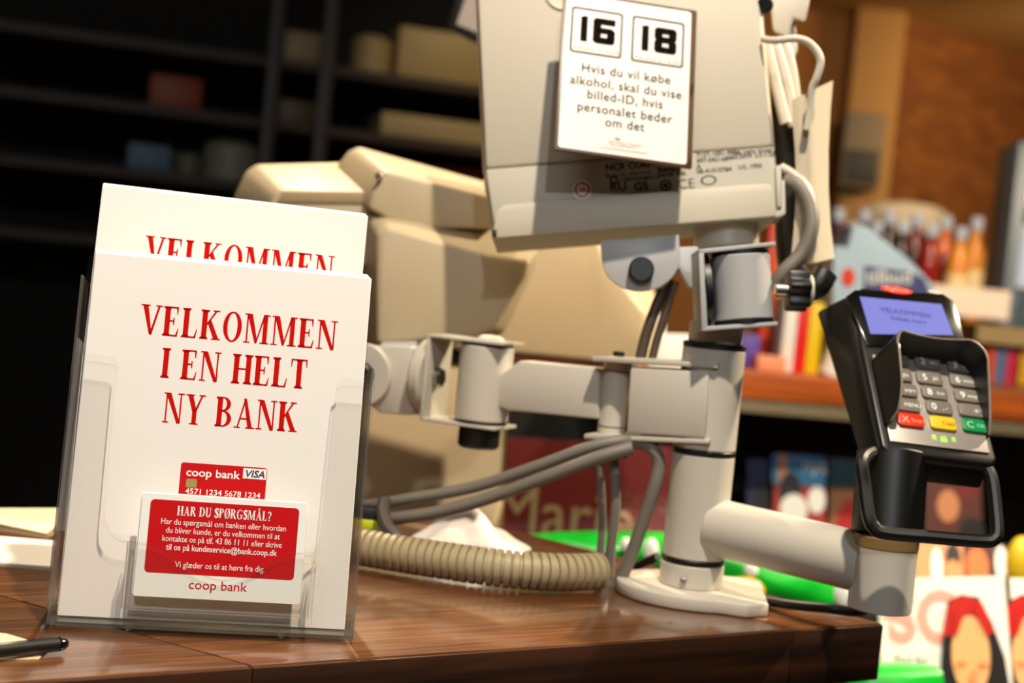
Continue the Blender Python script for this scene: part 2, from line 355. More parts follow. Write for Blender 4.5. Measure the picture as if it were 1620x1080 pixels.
for a, b in ((0, (sA - A0).dot(df) + .3 - g), ((sA - A0).dot(df) + .3 + g, (sB - A0).dot(df) + .3 - g), ((sB - A0).dot(df) + .3 + g, LE)):
    mk('edge_band', MB().box(fe, a, b, .862, .8988, -.002, .0018, .0008), WOODE, ctr, label='dark front edge strip')
re_ = Fr(C0, dr, (0, 0, 1))
mk('edge_band', MB().box(re_, 0, .42, .862, .8988, -.0018, .002, .0008), WOODE, ctr)
mk('under_shelf', poly(MB(), [A0 - df * .3 + nf * .012, C0 - df * .03 + nf * .012, C0 - df * .02 + dr * .36, B0], .842, .861), mat('grey_underside', (88, 76, 62), .5), ctr)
mk('front_panel', poly(MB(), [A0 - df * .3 + nf * .05, C0 - df * .06 + nf * .05, C0 - df * .06 + dr * .33, B0 - nf * .04], 0, .842), M['dark'], ctr)

# ------------------------------------------------------------------ leaflet holder and leaflets
yaw, til = math.radians(10.5), math.radians(10.4)
bx = V((math.cos(yaw), math.sin(yaw), 0)); bback = V((-math.sin(yaw), math.cos(yaw), 0))
by = V((0, 0, math.cos(til))) + bback * math.sin(til)
FB = Fr(V((-.2236, .7395, .9048)) + bx * -.0001, bx, by)
FB0 = FB
LW, LH = .1505, .1945
def leaflet(x, y, z, label, group, full, turn=0):
    FB = FB0 if not turn else Fr(FB0.w(LW / 2, .1, 0) - (FB0.X * math.cos(turn) + FB0.Y * math.sin(turn)) * (LW / 2) - (FB0.Y * math.cos(turn) - FB0.X * math.sin(turn)) * .1, FB0.X * math.cos(turn) + FB0.Y * math.sin(turn), FB0.Y * math.cos(turn) - FB0.X * math.sin(turn))
    t = thing('leaflet', FB.w(x + LW / 2, y, z), label, 'leaflet', group)
    mk('page_stack', MB().box(FB, x, x + LW, y, y + LH, z - .0006, z + .0006, .0003, 1), M['paper'], t)
    mk('page_stack', MB().box(FB, x + .0003, x + LW - .0002, y, y + LH - .0004, z - .0020, z - .0008, .0003, 1), M['paper'], t)
    if full:
        mb = MB(); f0 = Fr(FB.w(x, y, z + .0007), FB.X, FB.Y)
        q = [f0.px(a, b) for a, b in ((219, 530), (531, 558), (253, 598), (484, 621), (256, 668), (468, 690))]
        if full == 2:
            q = QF
        for (a, b), s in zip(((0, 1), (2, 3), (4, 5)), ('VELKOMMEN', 'I EN HELT', 'NY BANK')):
            serif(mb, s, f0, q[a][0], q[b][0], (q[a][1] + q[b][1]) / 2 + .0012, .0163, 0)
        mk('title_lettering', mb, M['ink_red'], t, smooth=False, label='red serif title')
        mb = MB(); x0, y1 = f0.px(287, 729); x1, _ = f0.px(423, 742); y1 = (y1 + _) / 2; y0 = y1 - .032
        if full == 2: x0, x1, y0, y1 = QC
        r = mk('card_picture', MB().prism(f0, rrect(x0, y0, x1, y1, .0015), 0, .0001), M['red'], t, smooth=False, label='red bank card printed on the cover')
        mb = MB(); text(mb, 'coop bank', f0, x0 + .003, y1 - .0070, .0060, .0002, 'LEFT', 1.12, .016); text(mb, '4571 1234 5678 1234', f0, x0 + .0035, y1 - .0166, .0042, .0002, 'LEFT', 1.08, .01)
        mk('card_lettering', mb, M['white'], r, smooth=False)
        mk('card_badge', MB().box(f0, x1 - .0128, x1 - .0004, y1 - .0064, y1 - .0008, .0001, .0002), M['white'], r, smooth=False)
        mb = MB(); text(mb, 'VISA', f0, x1 - .0066, y1 - .0054, .0052, .0004, xs=1.05, bold=.02, shear=.2); mk('badge_lettering', mb, M['navy'], r, smooth=False)
        mk('card_chip', MB().prism(f0, rrect(x0 + .0035, y1 - .0132, x0 + .0092, y1 - .0086, .0008), .0001, .0002), M['gold'], r, smooth=False)
        if full == 1: globals().update(QF=q, QC=(x0, x1, y0, y1))
    return t
LB = 'white bank leaflet with a red serif title, frontmost in the lower pocket'
leaflet(0, .0002, 0, LB, None, 1)
for i in range(1, 4):
    leaflet(-.0005 * i, .0014 * i, -.0034 * i, 'white leaflet showing only its edges behind the lower front leaflet', 'leaflets behind the front leaflet', 0)
TURN = math.radians(-.8)
leaflet(-.0047, .0425, -.026, 'white bank leaflet in the raised rear pocket, title half hidden', None, 2, TURN)
for i in range(1, 4):
    leaflet(-.0047 - .0003 * i, .0425 + .0012 * i, -.026 - .0034 * i, 'white leaflet showing only its edges behind the raised rear leaflet', 'leaflets behind the rear leaflet', 0, TURN)

hold = thing('leaflet_holder', FB.w(.077, 0, .0), 'clear acrylic two-tier leaflet holder standing on the counter front', 'leaflet holder')
zf0, zf1 = .0085, .0105
def A(z=zf1): return lambda *p: FB.pp(p, z)
a = A()
# front plate with U-shaped cut-out
outer = a((131, 559), (180, 566), (186, 572)) + a((165, 805), (166, 822), (174, 838), (188, 846)) + a((470, 872), (490, 870), (504, 858), (508, 838)) + a((533, 606), (541, 599), (583, 602), (593, 610)) + a((560, 1024), (88, 992))
outer = outer[::-1]
mk('front_plate', MB().prism(FB, outer, zf0, zf1, 0, 2, 0, 1), [ACR, ACE], hold, label='clear front plate with a U-shaped cut-out')
xl, xr = -.0040, LW + .0042
BT = math.tan(til)
def by0(z): return -.0040 + (zf1 - z) * BT          # follows the counter under the leaning holder
def wallpoly(x, top, za, zb): return [FB.w(x, by0(za), za), FB.w(x, top, za), FB.w(x, top, zb), FB.w(x, by0(zb), zb)]
xq = xl - .0040                                          # the rear tier is a little wider than the front one
for x, tp_, za, zb in ((xl, .146, zf1, -.0165), (xq, .184, -.0145, -.044), (xr - .0014, .143, zf1, -.044)):
    mk('side_wall', MB().loft(wallpoly(x, tp_, za, zb), wallpoly(x + .0014, tp_, za, zb), 0, 2, 0, 1), [ACS, ACE], hold)
mk('divider', MB().box(FB, xq, xr, .004, .12, -.0165, -.0145, 0, 2, 0, 1), [ACR, ACE], hold)
mk('back_plate', MB().box(FB, xq, xr, .0065, .2, -.046, -.044, 0, 2, 0, 1), [ACR, ACE], hold)
mk('base_plate', MB().loft([FB.w(xl, by0(z) + e_, z) for z, e_ in ((zf1, 0), (-.044, 0), (-.044, .0018), (zf1, .0018))], [FB.w(xr, by0(z) + e_, z) for z, e_ in ((zf1, 0), (-.044, 0), (-.044, .0018), (zf1, .0018))], 0, 2, 0, 1), [ACR, ACE], hold)
for px_, py_ in ((203, 996), (443, 1014)):
    x, y = FB.px(px_, py_, zf1)
    mk('foot', MB().cyl(FB.w(x, -.003, zf1), FB.w(x, -.003, zf1 + .0015), .0022, .0004, 16), ACE, hold)
# card pocket
pk = mk('card_pocket', MB().box(FB, *[FB.px(205, 900, .0105)[0], FB.px(480, 900, .0105)[0]], FB.px(340, 968, .0105)[1], FB.px(340, 968, .0105)[1] + .002,   .0106, .0195, 0, 2, 0, 1), [ACR, ACE], hold, label='small clear pocket for business cards')
pz = .0190
pts = [FB.px(a_, b_, pz) for a_, b_ in ((192, 950), (190, 872), (210, 866), (222, 870))]
xa, ya = FB.px(192, 955, pz); xb, yb = FB.px(492, 984, pz); yb = (ya + yb) / 2
top = []
for i in range(25):
    t = i / 24; d = math.sin(PI * min(1, max(0, (t - .08) / .84))) ** 2
    top.append((xb + (xa - xb) * t, yb + .0345 - .0165 * d))
mk('pocket_front', MB().prism(FB, [(xa, yb), (xb, yb)] + top, pz, pz + .0018, 0, 2, 0, 1), [ACR, ACE], pk)
for x in (xa, xb - .002): mk('pocket_side', MB().box(FB, x, x + .002, yb, yb + .034, .0106, pz, .0, 2, 0, 1), [ACR, ACE], pk)
# business cards
def card(z, x, y, label, full, group=None):
    f0 = Fr(FB.w(x, y, z), FB.X, FB.Y); w, h = .0862, .0535
    t = thing('business_card', f0.w(w / 2, 0), label, 'card', group)
    mk('card_stock', MB().prism(f0, rrect(0, 0, w, h, .0012), -.0003, .0003, .0001, 1), M['white'], t)
    if not full: return t
    r = mk('red_panel', MB().prism(f0, rrect(.0045, .0125, .0820, .0505, .0022), .0003, .0004), M['red'], t, smooth=False, label='red printed panel')
    mb = MB(); serif(mb, 'HAR DU SPØRGSMÅL?', f0, .0185, .0676, .0428, .0050, .0006, 0, .03)
    mk('heading_lettering', mb, M['white'], r, smooth=False)
    mb = MB()
    for k, (l, b, xs) in enumerate((('Har du spørgsmål om banken eller hvordan', 0, .98), ('du bliver kunde, er du velkommen til at', 0, .98), ('kontakte os på tlf. 43 86 11 11 eller skrive', 0, .96), ('til os på kundeservice@bank.coop.dk', .008, 1.0), ('', 0, 1), ('Vi glæder os til at høre fra dig.', 0, 1))):
        text(mb, l, f0, .0432, .0379 - .0044 * k, .0044, .0006, xs=xs * .86, bold=b)
    mk('message_lettering', mb, M['white'], r, smooth=False)
    mb = MB(); text(mb, 'coop bank', f0, .0428, .0052, .0068, .0004, xs=1.05, bold=.006); mk('bank_lettering', mb, M['ink_red'], t, smooth=False)
    return t
xc, yc = FB.px(210, 942, .016)
card(.0165, xc, yc, 'white business card with a red question panel, front of the clear pocket', True)
card(.0150, xc - .0008, yc + .0006, 'white business card edge just behind the red-panelled front card', False)

# ------------------------------------------------------------------ steel post with its arms
B = G(1090, 944); B.z = .9
post = thing('mounting_post', B, 'cream steel post on a round foot holding the screens and card terminal', 'stand')
UP = V((0, 0, 1)); r_ = .0212
def hz(h): return B + UP * h
# foot plate: rounded on the left, squared on the right
ff = Fr(B, (math.cos(-.10), math.sin(-.10), 0), (math.sin(.10), math.cos(.10), 0))
fp = ell(0, 0, .0505, .047, 28, 70, 290, False) + [(.036, -.047), (.0505, -.036), (.0505, .036), (.036, .047)]
mk('foot_plate', MB().prism(ff, fp, .0003, .0088, .0012), M['post'], post)
mk('foot_slot', MB().box(ff, .0505, .0512, -.0335, -.0325, .0003, .0088), M['black'], post)
mk('post_tube', MB().cyl(hz(.0088), hz(.0245), r_ * 1.02, .0008), M['post'], post)
mk('set_screw', MB().cyl(hz(.0145) + V((-.0075, -.0195, 0)), hz(.0145) + V((-.0082, -.0218, 0)), .0022, .0005, 14), M['steel'], post)
for h0 in (.0245, .0985, .1705):
    mk('black_ring', MB().cyl(hz(h0), hz(h0 + .0040), r_ * 1.01, .0006), M['black'], post)
mk('post_tube', MB().cyl(hz(.0285), hz(.0985), r_, .0006), M['post'], post)
mk('post_tube', MB().cyl(hz(.1025), hz(.1705), r_ * 1.0, .0006), M['post'], post)
mk('post_tube', MB().cyl(hz(.1745), hz(.188), r_ * .86, .0006), M['post2'], post)
# left arm
LJ = P(766, 606, 1.035)
FA = Fr(B, V((B.x - LJ.x, B.y - LJ.y, 0)), UP)
def apx(x, y, z=0): return FA.px(x, y, z)
clv = mk('clevis_block', MB().prism(FA, FA.pp([(1014, 580), (1137, 586), (1130, 690), (1008, 682)]), -.012, .0232, .002), M['post'], post)
mk('clevis_plate', MB().prism(FA, FA.pp([(955, 563), (1150, 574), (1150, 582), (955, 571)]), -.013, .0240, .0008), M['post2'], clv)
mk('clevis_plate', MB().prism(FA, FA.pp([(943, 683), (1137, 692), (1137, 699), (943, 691)]), -.013, .0240, .0008), M['post2'], clv)
px0, _ = apx(973, 620)
yt = apx(973, 572)[1]; ybm = apx(968, 686)[1]
mk('pivot_pin', MB().cyl(FA.w(px0, ybm), FA.w(px0, yt + .0005), .0098, .0006), M['post'], clv)
mk('pin_washer', MB().cyl(FA.w(px0, yt - .0065), FA.w(px0, yt - .0058), .0101, .0002), M['black'], clv)
mk('pin_washer', MB().cyl(FA.w(px0, ybm + .005), FA.w(px0, ybm + .0057), .0101, .0002), M['black'], clv)
mk('pin_cap', MB().cyl(FA.w(px0, yt + .004), FA.w(px0, yt + .0075), .0042, .001), M['black'], clv)
mk('pin_nut', MB().cyl(FA.w(px0 + .008, ybm - .016), FA.w(px0 + .008, ybm - .003), .0058, .001), M['black'], clv)
arm = mk('swing_arm', MB().prism(FA, FA.pp([(955, 582), (955, 662), (812, 648), (790, 640), (800, 592), (830, 570)]), -.010, .010, .002), M['post'], post)
jx, _ = apx(766, 606); jy1 = apx(772, 547)[1]; jy0 = apx(762, 664)[1]
mk('swivel_joint', MB().cyl(FA.w(jx, jy0), FA.w(jx, jy1), .0196, .0008), M['post'], arm)
mk('joint_ring', MB().cyl(FA.w(jx, jy0 - .0022), FA.w(jx, jy0), .0192, .0004), M['black'], arm)
mk('joint_ring', MB().cyl(FA.w(jx, jy1), FA.w(jx, jy1 + .0022), .0192, .0004), M['black'], arm)
mk('joint_cap', MB().lathe(FA.w(jx + .002, jy1 + .0046), UP, [(.0102, 0), (.0098, .0015), (.006, .0032), (0, .0038)], 24), M['post'], arm)
mk('clamp_knob', MB().cyl(FA.w(jx, jy0 - .0205), FA.w(jx, jy0 - .0046), .0152, .002), M['black'], arm)
cb = MB()
x0 = apx(688, 600)[0]; x1 = jx + .0205
cb.box(FA, x0, x1, jy1 + .0022, jy1 + .0046, -.0195, .0195, .0006); cb.box(FA, x0, x1, jy0 - .0046, jy0 - .0022, -.0195, .0195, .0006); cb.box(FA, x0, x0 + .0026, jy0 - .004, jy1 + .004, -.0195, .0195, .0006)
mk('clamp_frame', cb, M['post2'], arm)
cx, cy = apx(700, 598)
mk('clamp_bolt', MB().cyl(FA.w(x0 + .0026, (jy0 + jy1) / 2, .004), FA.w(x0 + .008, (jy0 + jy1) / 2, .004), .008, .0015, 6), M['steel'], arm)
hx = apx(630, 600)[0]
mk('friction_disc', MB().cyl(FA.w(x0 - .010, (jy0 + jy1) / 2), FA.w(x0 - .0005, (jy0 + jy1) / 2), .027, .002), M['post2'], arm)
mk('screen_bracket', MB().prism(FA, FA.pp([(596, 546), (664, 548), (664, 656), (612, 652), (596, 640)]), -.018, .012, .0015), M['post'], arm)
dx, dy = apx(590, 592)
mk('tilt_disc', MB().cyl(FA.w(dx, dy, .012), FA.w(dx, dy, .0165), .0235, .0008), M['post'], arm)
mk('tilt_knob', MB().cyl(FA.w(dx + .001, dy, .0165), FA.w(dx + .001, dy, .024), .0098, .001), M['black'], arm)
mk('screen_strut', MB().loft(PL([(600, 556), (650, 556), (650, 640), (600, 640)], 1.06), PL([(610, 500), (690, 500), (690, 560), (610, 560)], 1.16), .002), M['bracket'], arm)
# right arm for the card terminal
E1 = P(1397, 905, .895)
s0 = hz(.0515); s1 = V((E1.x, E1.y, E1.z + .003))
mk('side_arm', MB().cyl(s0 + (s1 - s0) * .10, s1 - (s1 - s0).normalized() * .012, .0192, .0006), M['post'], post)
mk('arm_socket', MB().cyl(E1 - UP * .0235, E1 + UP * .0235, .0198, .0006), M['post'], post)
mk('shading_ring', MB().cyl(E1 + UP * .0165, E1 + UP * .0237, .0201, .0004), mat('tan_shading', (150, 122, 76), .5), post)  # tan ring paints the shading at the top of the socket

# ------------------------------------------------------------------ customer screen, seen from behind
FM = Fr((-.0184, .9908, 1.1316), (.9847, -.0248, .1728), Z=(-.0459, -.9918, .1194))
mon = thing('display_screen', FM.w(.1, .0, -.01), 'grey-beige screen seen from behind, with the age-limit sign in front', 'screen')
mk('rear_shell', MB().loft([FM.w(x, y, -.004) for x, y in FM.pp([(768, 264), (1224, 228), (1196, -70), (752, -70)])],
                            [FM.w(x, y, -.03) for x, y in FM.pp([(760, 268), (1236, 230), (1210, -80), (745, -80)], 0)], .003), M['shell'], mon)
mk('lower_cover', MB().loft([FM.w(x, y, -.0038) for x, y in FM.pp([(783, 368), (1236, 334), (1224, 229.5), (768, 265.5)])],
                            [FM.w(x, y, -.03) for x, y in FM.pp([(776, 370), (1246, 336), (1236, 231.5), (760, 269.5)])], .0015), M['shell2'], mon)
rec = FM.px(893, -14, -.004)
mk('cable_recess', MB().lathe(FM.w(*rec, -.0045), FM.Z, [(.0, .0006), (.0095, .0006), (.0115, .0012), (.0135, .0018), (.0150, .0008), (.0152, -.001)], 36), M['shell'], mon)
tp = FM.pp([(779, 377), (785, 336), (796, 325), (1208, 291), (1219, 294), (1224, 304), (1228, 342)])
tr = mk('tray_lip', MB().prism(FM, tp, .0, .0025, .0008), M['shell'], mon, label='pale lip along the lower edge')
mk('tray_floor', MB().loft([FM.w(x, y, .0022) for x, y in FM.pp([(779, 377), (1228, 342), (1228, 338), (779, 373)])], [FM.w(x, y, -.07) for x, y in FM.pp([(779, 377), (1228, 342), (1228, 338), (779, 373)])]), M['shell2'], mon)
mk('tray_hook', MB().prism(FM, FM.pp([(1226, 345), (1240, 341), (1243, 336), (1241, 285), (1236, 285), (1236, 332), (1226, 336)]), -.03, .001, .0006), M['post2'], mon)
mk('side_clip', MB().prism(FM, FM.pp([(1227, 262), (1236, 260), (1238, 325), (1230, 327)]), -.03, -.001, .0006), M['post2'], mon)
mk('tray_stop', MB().prism(FM, FM.pp([(779, 376), (786, 376), (786, 364), (779, 364)]), .0025, .004, .0004), M['black'], mon)
# rating label and marks
lab = mk('rating_label', MB().prism(FM, FM.pp([(952, 318), (1222, 296), (1217, 233), (948, 256)], -.0036), -.0037, -.0034), M['shell2'], mon, smooth=False, label='printed rating label')
fl = Fr(FM.w(*FM.px(952, 318, -.0033), -.0033), FM.X, FM.Y); mb = MB(); k_ = .00043
def lpx(x, y): return fl.px(x, y)
for s, x, y, sz, b in (('NCR CORP.', 958, 270, .0066, .03), ('Model No: 5965-1014', 958, 281, .0035, .01), ('Made in Hungary', 988, 285, .0028, .01), ('Remark', 1041, 272, .005, .03), ('Serial No.', 1041, 280, .005, .02),
                       ('7157-1001-9001', 1102, 249, .0046, .01), ('497-0421689', 1102, 258, .0046, .01), ('A', 1102, 267, .0046, .01), ('58-41010784', 1102, 275, .0046, .01), ('100-240V 50/60', 1157, 246, .0044, .01), ('60-50W 2.5-1.5A', 1157, 252, .0044, .01),
                       ('U/L 1950', 1168, 268, .0044, .01), ('ACN 000 003 592', 980, 288, .0038, .0), ('CE', 1073, 299, .0098, -.01), ('RU', 965, 303, .0092, .02), ('GS', 1003, 302, .0085, .03)):
    x_, y_ = lpx(x, y); text(mb, s, fl, x_, y_, sz, .0001, 'LEFT', bold=b)
def rg(x, y, r1, r0, rx=1.0):
    x_, y_ = lpx(x, y); mb.ring(fl, ell(x_, y_, r1 * rx, r1, 24), ell(x_, y_, r0 * rx, r0, 24), .0001)
rg(1053, 293, .0040, .0028); rg(971, 285, .0030, .0018); rg(1121, 285, .0034, .0027, 1.6)
x_, y_ = lpx(1053, 293); mb.flat(fl, ell(x_, y_, .0017, .0017, 12), .0001)
mk('label_lettering', mb, M['ink'], lab, smooth=False)
fs = Fr(FM.w(*FM.px(921, 300, -.0034), -.0034), FM.X, FM.Y)
st = mk('round_sticker', MB().prism(fs, ell(0, 0, .0066, .0066, 28), 0, .0003), M['white'], mon, smooth=False, label='round white sticker with a red ring')
mb = MB(); mb.ring(fs, ell(0, 0, .0055, .0055, 28), ell(0, 0, .0040, .0040, 28), .0005); text(mb, '10', fs, 0, -.0016, .0044, .0005, bold=.03); mk('sticker_print', mb, M['ink_red'], st, smooth=False)
# tilt bracket and swivel under the screen: parts of the post
bc = FM.px(1014, 405, -.002)
sc = ell(bc[0], bc[1], .0272, .0245, 24, 186, 354, False)
yT = bc[1] + .0128
mk('tilt_bracket', MB().prism(FM, [(bc[0] - .0272, yT)] + sc + [(bc[0] + .0272, yT)], -.006, -.002, .0005), M['bracket'], post)
kx, ky = FM.px(1014, 428, -.002)
mk('tilt_knob', MB().cyl(FM.w(kx, ky, -.002), FM.w(kx, ky, .006), .0088, .0012), M['black'], post)
mk('tilt_block', MB().prism(FM, FM.pp([(1060, 392), (1104, 390), (1108, 455), (1090, 455), (1074, 425), (1050, 455), (1035, 456)], -.01), -.02, -.008, .0008), M['bracket'], post)
FU = Fr(FM.w(*FM.px(1165, 450, .034), .034), (.992, .02, .125), Z=(-.02, -.99, .06))
ub = MB()
U = lambda p: FU.pp(p)
ub.prism(FU, U([(1099, 399), (1107, 398), (1113, 519), (1104, 524)]), -.018, .018, .0005)
ub.prism(FU, U([(1099, 398), (1218, 386), (1219, 392), (1099, 405)]), -.018, .018, .0005)
ub.prism(FU, U([(1104, 518), (1222, 510), (1222, 516), (1104, 525)]), -.018, .018, .0005)
uo = mk('swivel_frame', ub, M['bracket'], post)
c0 = FU.w(*FU.px(1177, 513)); c1 = FU.w(*FU.px(1170, 397))
ax = (c1 - c0).normalized()
mk('swivel_barrel', MB().cyl(c0 + ax * .003, c1 - ax * .003, .0196, .0008), M['bracket'], uo)
mk('barrel_ring', MB().cyl(c0 + ax * .0004, c0 + ax * .003, .0192, .0003), M['black'], uo)
mk('barrel_ring', MB().cyl(c1 - ax * .003, c1 - ax * .0004, .0192, .0003), M['black'], uo)
mk('swivel_disc', MB().cyl(FU.w(*FU.px(1108, 458, -.004), -.004), FU.w(*FU.px(1122, 457, -.004), -.004), .0235, .001), M['black'], uo)
mk('screen_stem', MB().cyl(FM.w(*FM.px(1150, 395, -.035), -.035), FM.w(*FM.px(1147, 360, -.035), -.035), .023, .001), M['post2'], post)
kb0 = FU.w(*FU.px(1226, 458)); kb1 = FU.w(*FU.px(1252, 459))
mk('swivel_knob', MB().cyl(kb0, kb1, .0045, .0006, 16), M['steel'], uo)
kd = (kb1 - kb0).normalized()
lob = []
for i in range(48):
    q = 2 * PI * i / 48; rr = .0125 + .0022 * math.cos(6 * q); lob.append((rr * math.cos(q), rr * math.sin(q)))
fk = Fr(kb1, kd.orthogonal(), Z=kd)
mk('knob_grip', MB().prism(fk, lob, -.003, .011, .001), M['black'], uo)
mk('knob_cap', MB().prism(fk, ell(0, 0, .0105, .0105, 28), .011, .0135, .0008), M['post2'], uo)

# ------------------------------------------------------------------ age-limit sign leaning in front of the screen
kq = .945
O = CAM + (V((.0165, .9958, 1.1971)) - CAM) * kq
FS = Fr(O, (.9867, .1603, -.0249), Z=(.16, -.9357, .3144))
sw, sh = .1 * kq, .125 * kq
sg = thing('age_limit_sign', FS.w(sw / 2, 0), 'white age-limit sign with black 16 and 18 boxes, leaning on the screen', 'sign')
mk('plate', MB().prism(FS, rrect(0, 0, sw, sh, .0012), -.0022, 0, .0003), mat('brown_black_plate', (70, 46, 22), .4), sg, label='dark brown border plate')
mk('face_sheet', MB().prism(FS, rrect(.0021, .0021, sw - .0040, sh - .0020, .0022), 0, .0003), mat('sign_white', (230, 225, 218), .4), sg)
mk('hanging_clip', MB().box(FS, sw * .42, sw * .58, sh - .004, sh + .012, -.0062, -.0023, .0006), M['shell2'], sg)
mb = MB(); f1 = Fr(FS.w(0, 0, .0005), FS.X, FS.Y)
def frame_box(pts):
    x0, y0 = f1.px(*pts[0]); x1, y1 = f1.px(*pts[1]); mb.ring(f1, rrect(x0, y0, x1, y1, .0022), rrect(x0 + .0012, y0 + .0012, x1 - .0012, y1 - .0012, .0014)); return x0, y0, x1, y1
b1 = frame_box(((901, 81), (986, 22))); b2 = frame_box(((998, 96), (1083, 37)))
def sq16(b, digits):
    x0, y0, x1, y1 = b; w = x1 - x0; h = y1 - y0; Y0 = y0 + h * .265; H = h * .56
    xx = x0 + w * .17
    mb.flat(f1, [(xx + w * .02, Y0), (xx + w * .15, Y0), (xx + w * .15, Y0 + H), (xx + w * .08, Y0 + H), (xx, Y0 + H * .93), (xx + w * .02, Y0 + H * .90)])
    X0 = x0 + w * .43; X1 = x0 + w * .86; t = w * .155; q = H * .25
    rc = lambda a_, b_, c_, d_: mb.flat(f1, rrect(a_, b_, c_, d_, w * .012, 2))
    ch = w * .05
    if digits == '16':
        mb.flat(f1, [(X0 + ch, Y0), (X0 + t, Y0), (X0 + t, Y0 + H), (X0 + ch, Y0 + H), (X0, Y0 + H - ch), (X0, Y0 + ch)]); rc(X0 + t * .5, Y0, X1 - t * .4, Y0 + q); rc(X0 + t * .5, Y0 + H * .40, X1 - t * .4, Y0 + H * .38 + q)
        mb.flat(f1, [(X1 - t, Y0), (X1 - ch, Y0), (X1, Y0 + ch), (X1, Y0 + H * .61 - ch), (X1 - ch, Y0 + H * .61), (X1 - t, Y0 + H * .61)]); rc(X0 + t * .5, Y0 + H - q, X1, Y0 + H)
    else:
        mb.flat(f1, [(X0 + t, Y0), (X0 + t, Y0 + H), (X0 + ch, Y0 + H), (X0, Y0 + H - ch), (X0, Y0 + H * .58), (X0 + ch * .6, Y0 + H * .5), (X0, Y0 + H * .42), (X0, Y0 + ch), (X0 + ch, Y0)])
        mb.flat(f1, [(X1 - t, Y0), (X1 - ch, Y0), (X1, Y0 + ch), (X1, Y0 + H * .42), (X1 - ch * .6, Y0 + H * .5), (X1, Y0 + H * .58), (X1, Y0 + H - ch), (X1 - ch, Y0 + H), (X1 - t, Y0 + H)])
        for yy in (0, H * .395, H - q): rc(X0 + t * .5, Y0 + yy, X1 - t * .5, Y0 + yy + q)
sq16(b1, '16'); sq16(b2, '18')
mk('number_print', mb, M['ink'], sg, smooth=False, label='black boxed numbers 16 and 18')
mb = MB()
for l, (xa_, ya_), (xb_, yb_) in (('Hvis du vil købe', (920, 111), (1060, 134)), ('alkohol, skal du vise', (902, 130), (1078, 157)), ('billed-ID, hvis', (929, 154), (1048, 172)), ('personalet beder', (913, 173), (1063, 195)), ('om det', (957, 198), (1019, 208))):
    x0, y0 = f1.px(xa_, ya_); x1, y1 = f1.px(xb_, yb_)
    n0 = len(mb.v); text(mb, l, f1, (x0 + x1) / 2, (y0 + y1) / 2 - .0003, .0093, 0, spacing=1.08, bold=.008)
    xs_ = [(v - f1.O).dot(f1.X) for v in mb.v[n0:]]; k = (x1 - x0) / (max(xs_) - min(xs_)); c = (x0 + x1) / 2
    for i in range(n0, len(mb.v)): mb.v[i] += f1.X * (((mb.v[i] - f1.O).dot(f1.X) - c) * (k - 1))
mk('message_lettering', mb, M['ink'], sg, smooth=False)
mb = MB()
for l, x, y, sz in (('ERHVERVSSTYRELSEN', 989, 229, .0024), ('DSK KØBMÆND', 985, 233, .0024), ('DE SAMVIRKENDE KØBMÆND', 988, 240, .0024)):
    x0, y0 = f1.px(x, y); text(mb, l, f1, x0, y0, sz, 0)
mk('small_lettering', mb, M['paleink'], sg, smooth=False, label='pale grey small print')
for l, x, y in (('Alkohol < 16,5%', 943, 82), ('Alkohol ≥ 16,5%', 1040, 98)):
    mb = MB(); text(mb, l, f1, *f1.px(x, y), .0046, 0, xs=1.0, spacing=1.05); mk('limit_lettering', mb, M['paleink'], sg, smooth=False)
mb = MB()
x0, y0 = f1.px(977, 222); mb.flat(f1, [(x0 - .0016, y0), (x0 + .0016, y0), (x0 + .0022, y0 + .0022), (x0 + .0008, y0 + .0012), (x0, y0 + .0026), (x0 - .0008, y0 + .0012), (x0 - .0022, y0 + .0022)])
mk('crown_mark', mb, M['paleink'], sg, smooth=False)

# ------------------------------------------------------------------ operator till screen (tan), seen from behind
till = thing('till_screen', P(700, 520, 1.2), 'large tan till screen seen from behind, carried by the left arm', 'screen')
mk('back_housing', MB().loft(PL([(596, 368), (612, 358), (768, 402), (840, 411), (832, 440), (782, 520), (750, 534), (596, 545)], 1.085),
                             PL([(560, 306), (598, 300), (790, 330), (853, 398), (846, 425), (800, 525), (770, 540), (565, 560)], 1.19), .004, 3), M['tan'], till)
mk('cable_hump', MB().loft(PL([(583, 330), (590, 306), (604, 278), (614, 271), (790, 314), (790, 362), (640, 362)], 1.11),
                           PL([(524, 300), (530, 264), (550, 238), (566, 231), (800, 296), (800, 340), (560, 330)], 1.21), .005, 3), M['tan'], till, label='raised cable cover')
mk('hump_screw', MB().cyl(P(599, 279, 1.110), P(599, 279, 1.106), .003, .0006, 14), M['steel'], till)
mk('port_shelf', MB().loft(PL([(428, 322), (434, 306), (446, 300), (600, 304), (600, 420), (420, 420)], 1.13),
                           PL([(370, 308), (388, 270), (404, 259), (560, 255), (580, 420), (362, 420)], 1.225), .005, 3), M['tan'], till)
mk('port_cover', MB().loft(PL([(446, 303), (592, 303), (592, 322), (438, 320)], 1.1285), PL([(446, 303), (592, 303), (592, 322), (438, 320)], 1.135), .0005), mat('tan_dark_plastic', (150, 128, 92), .5), till)
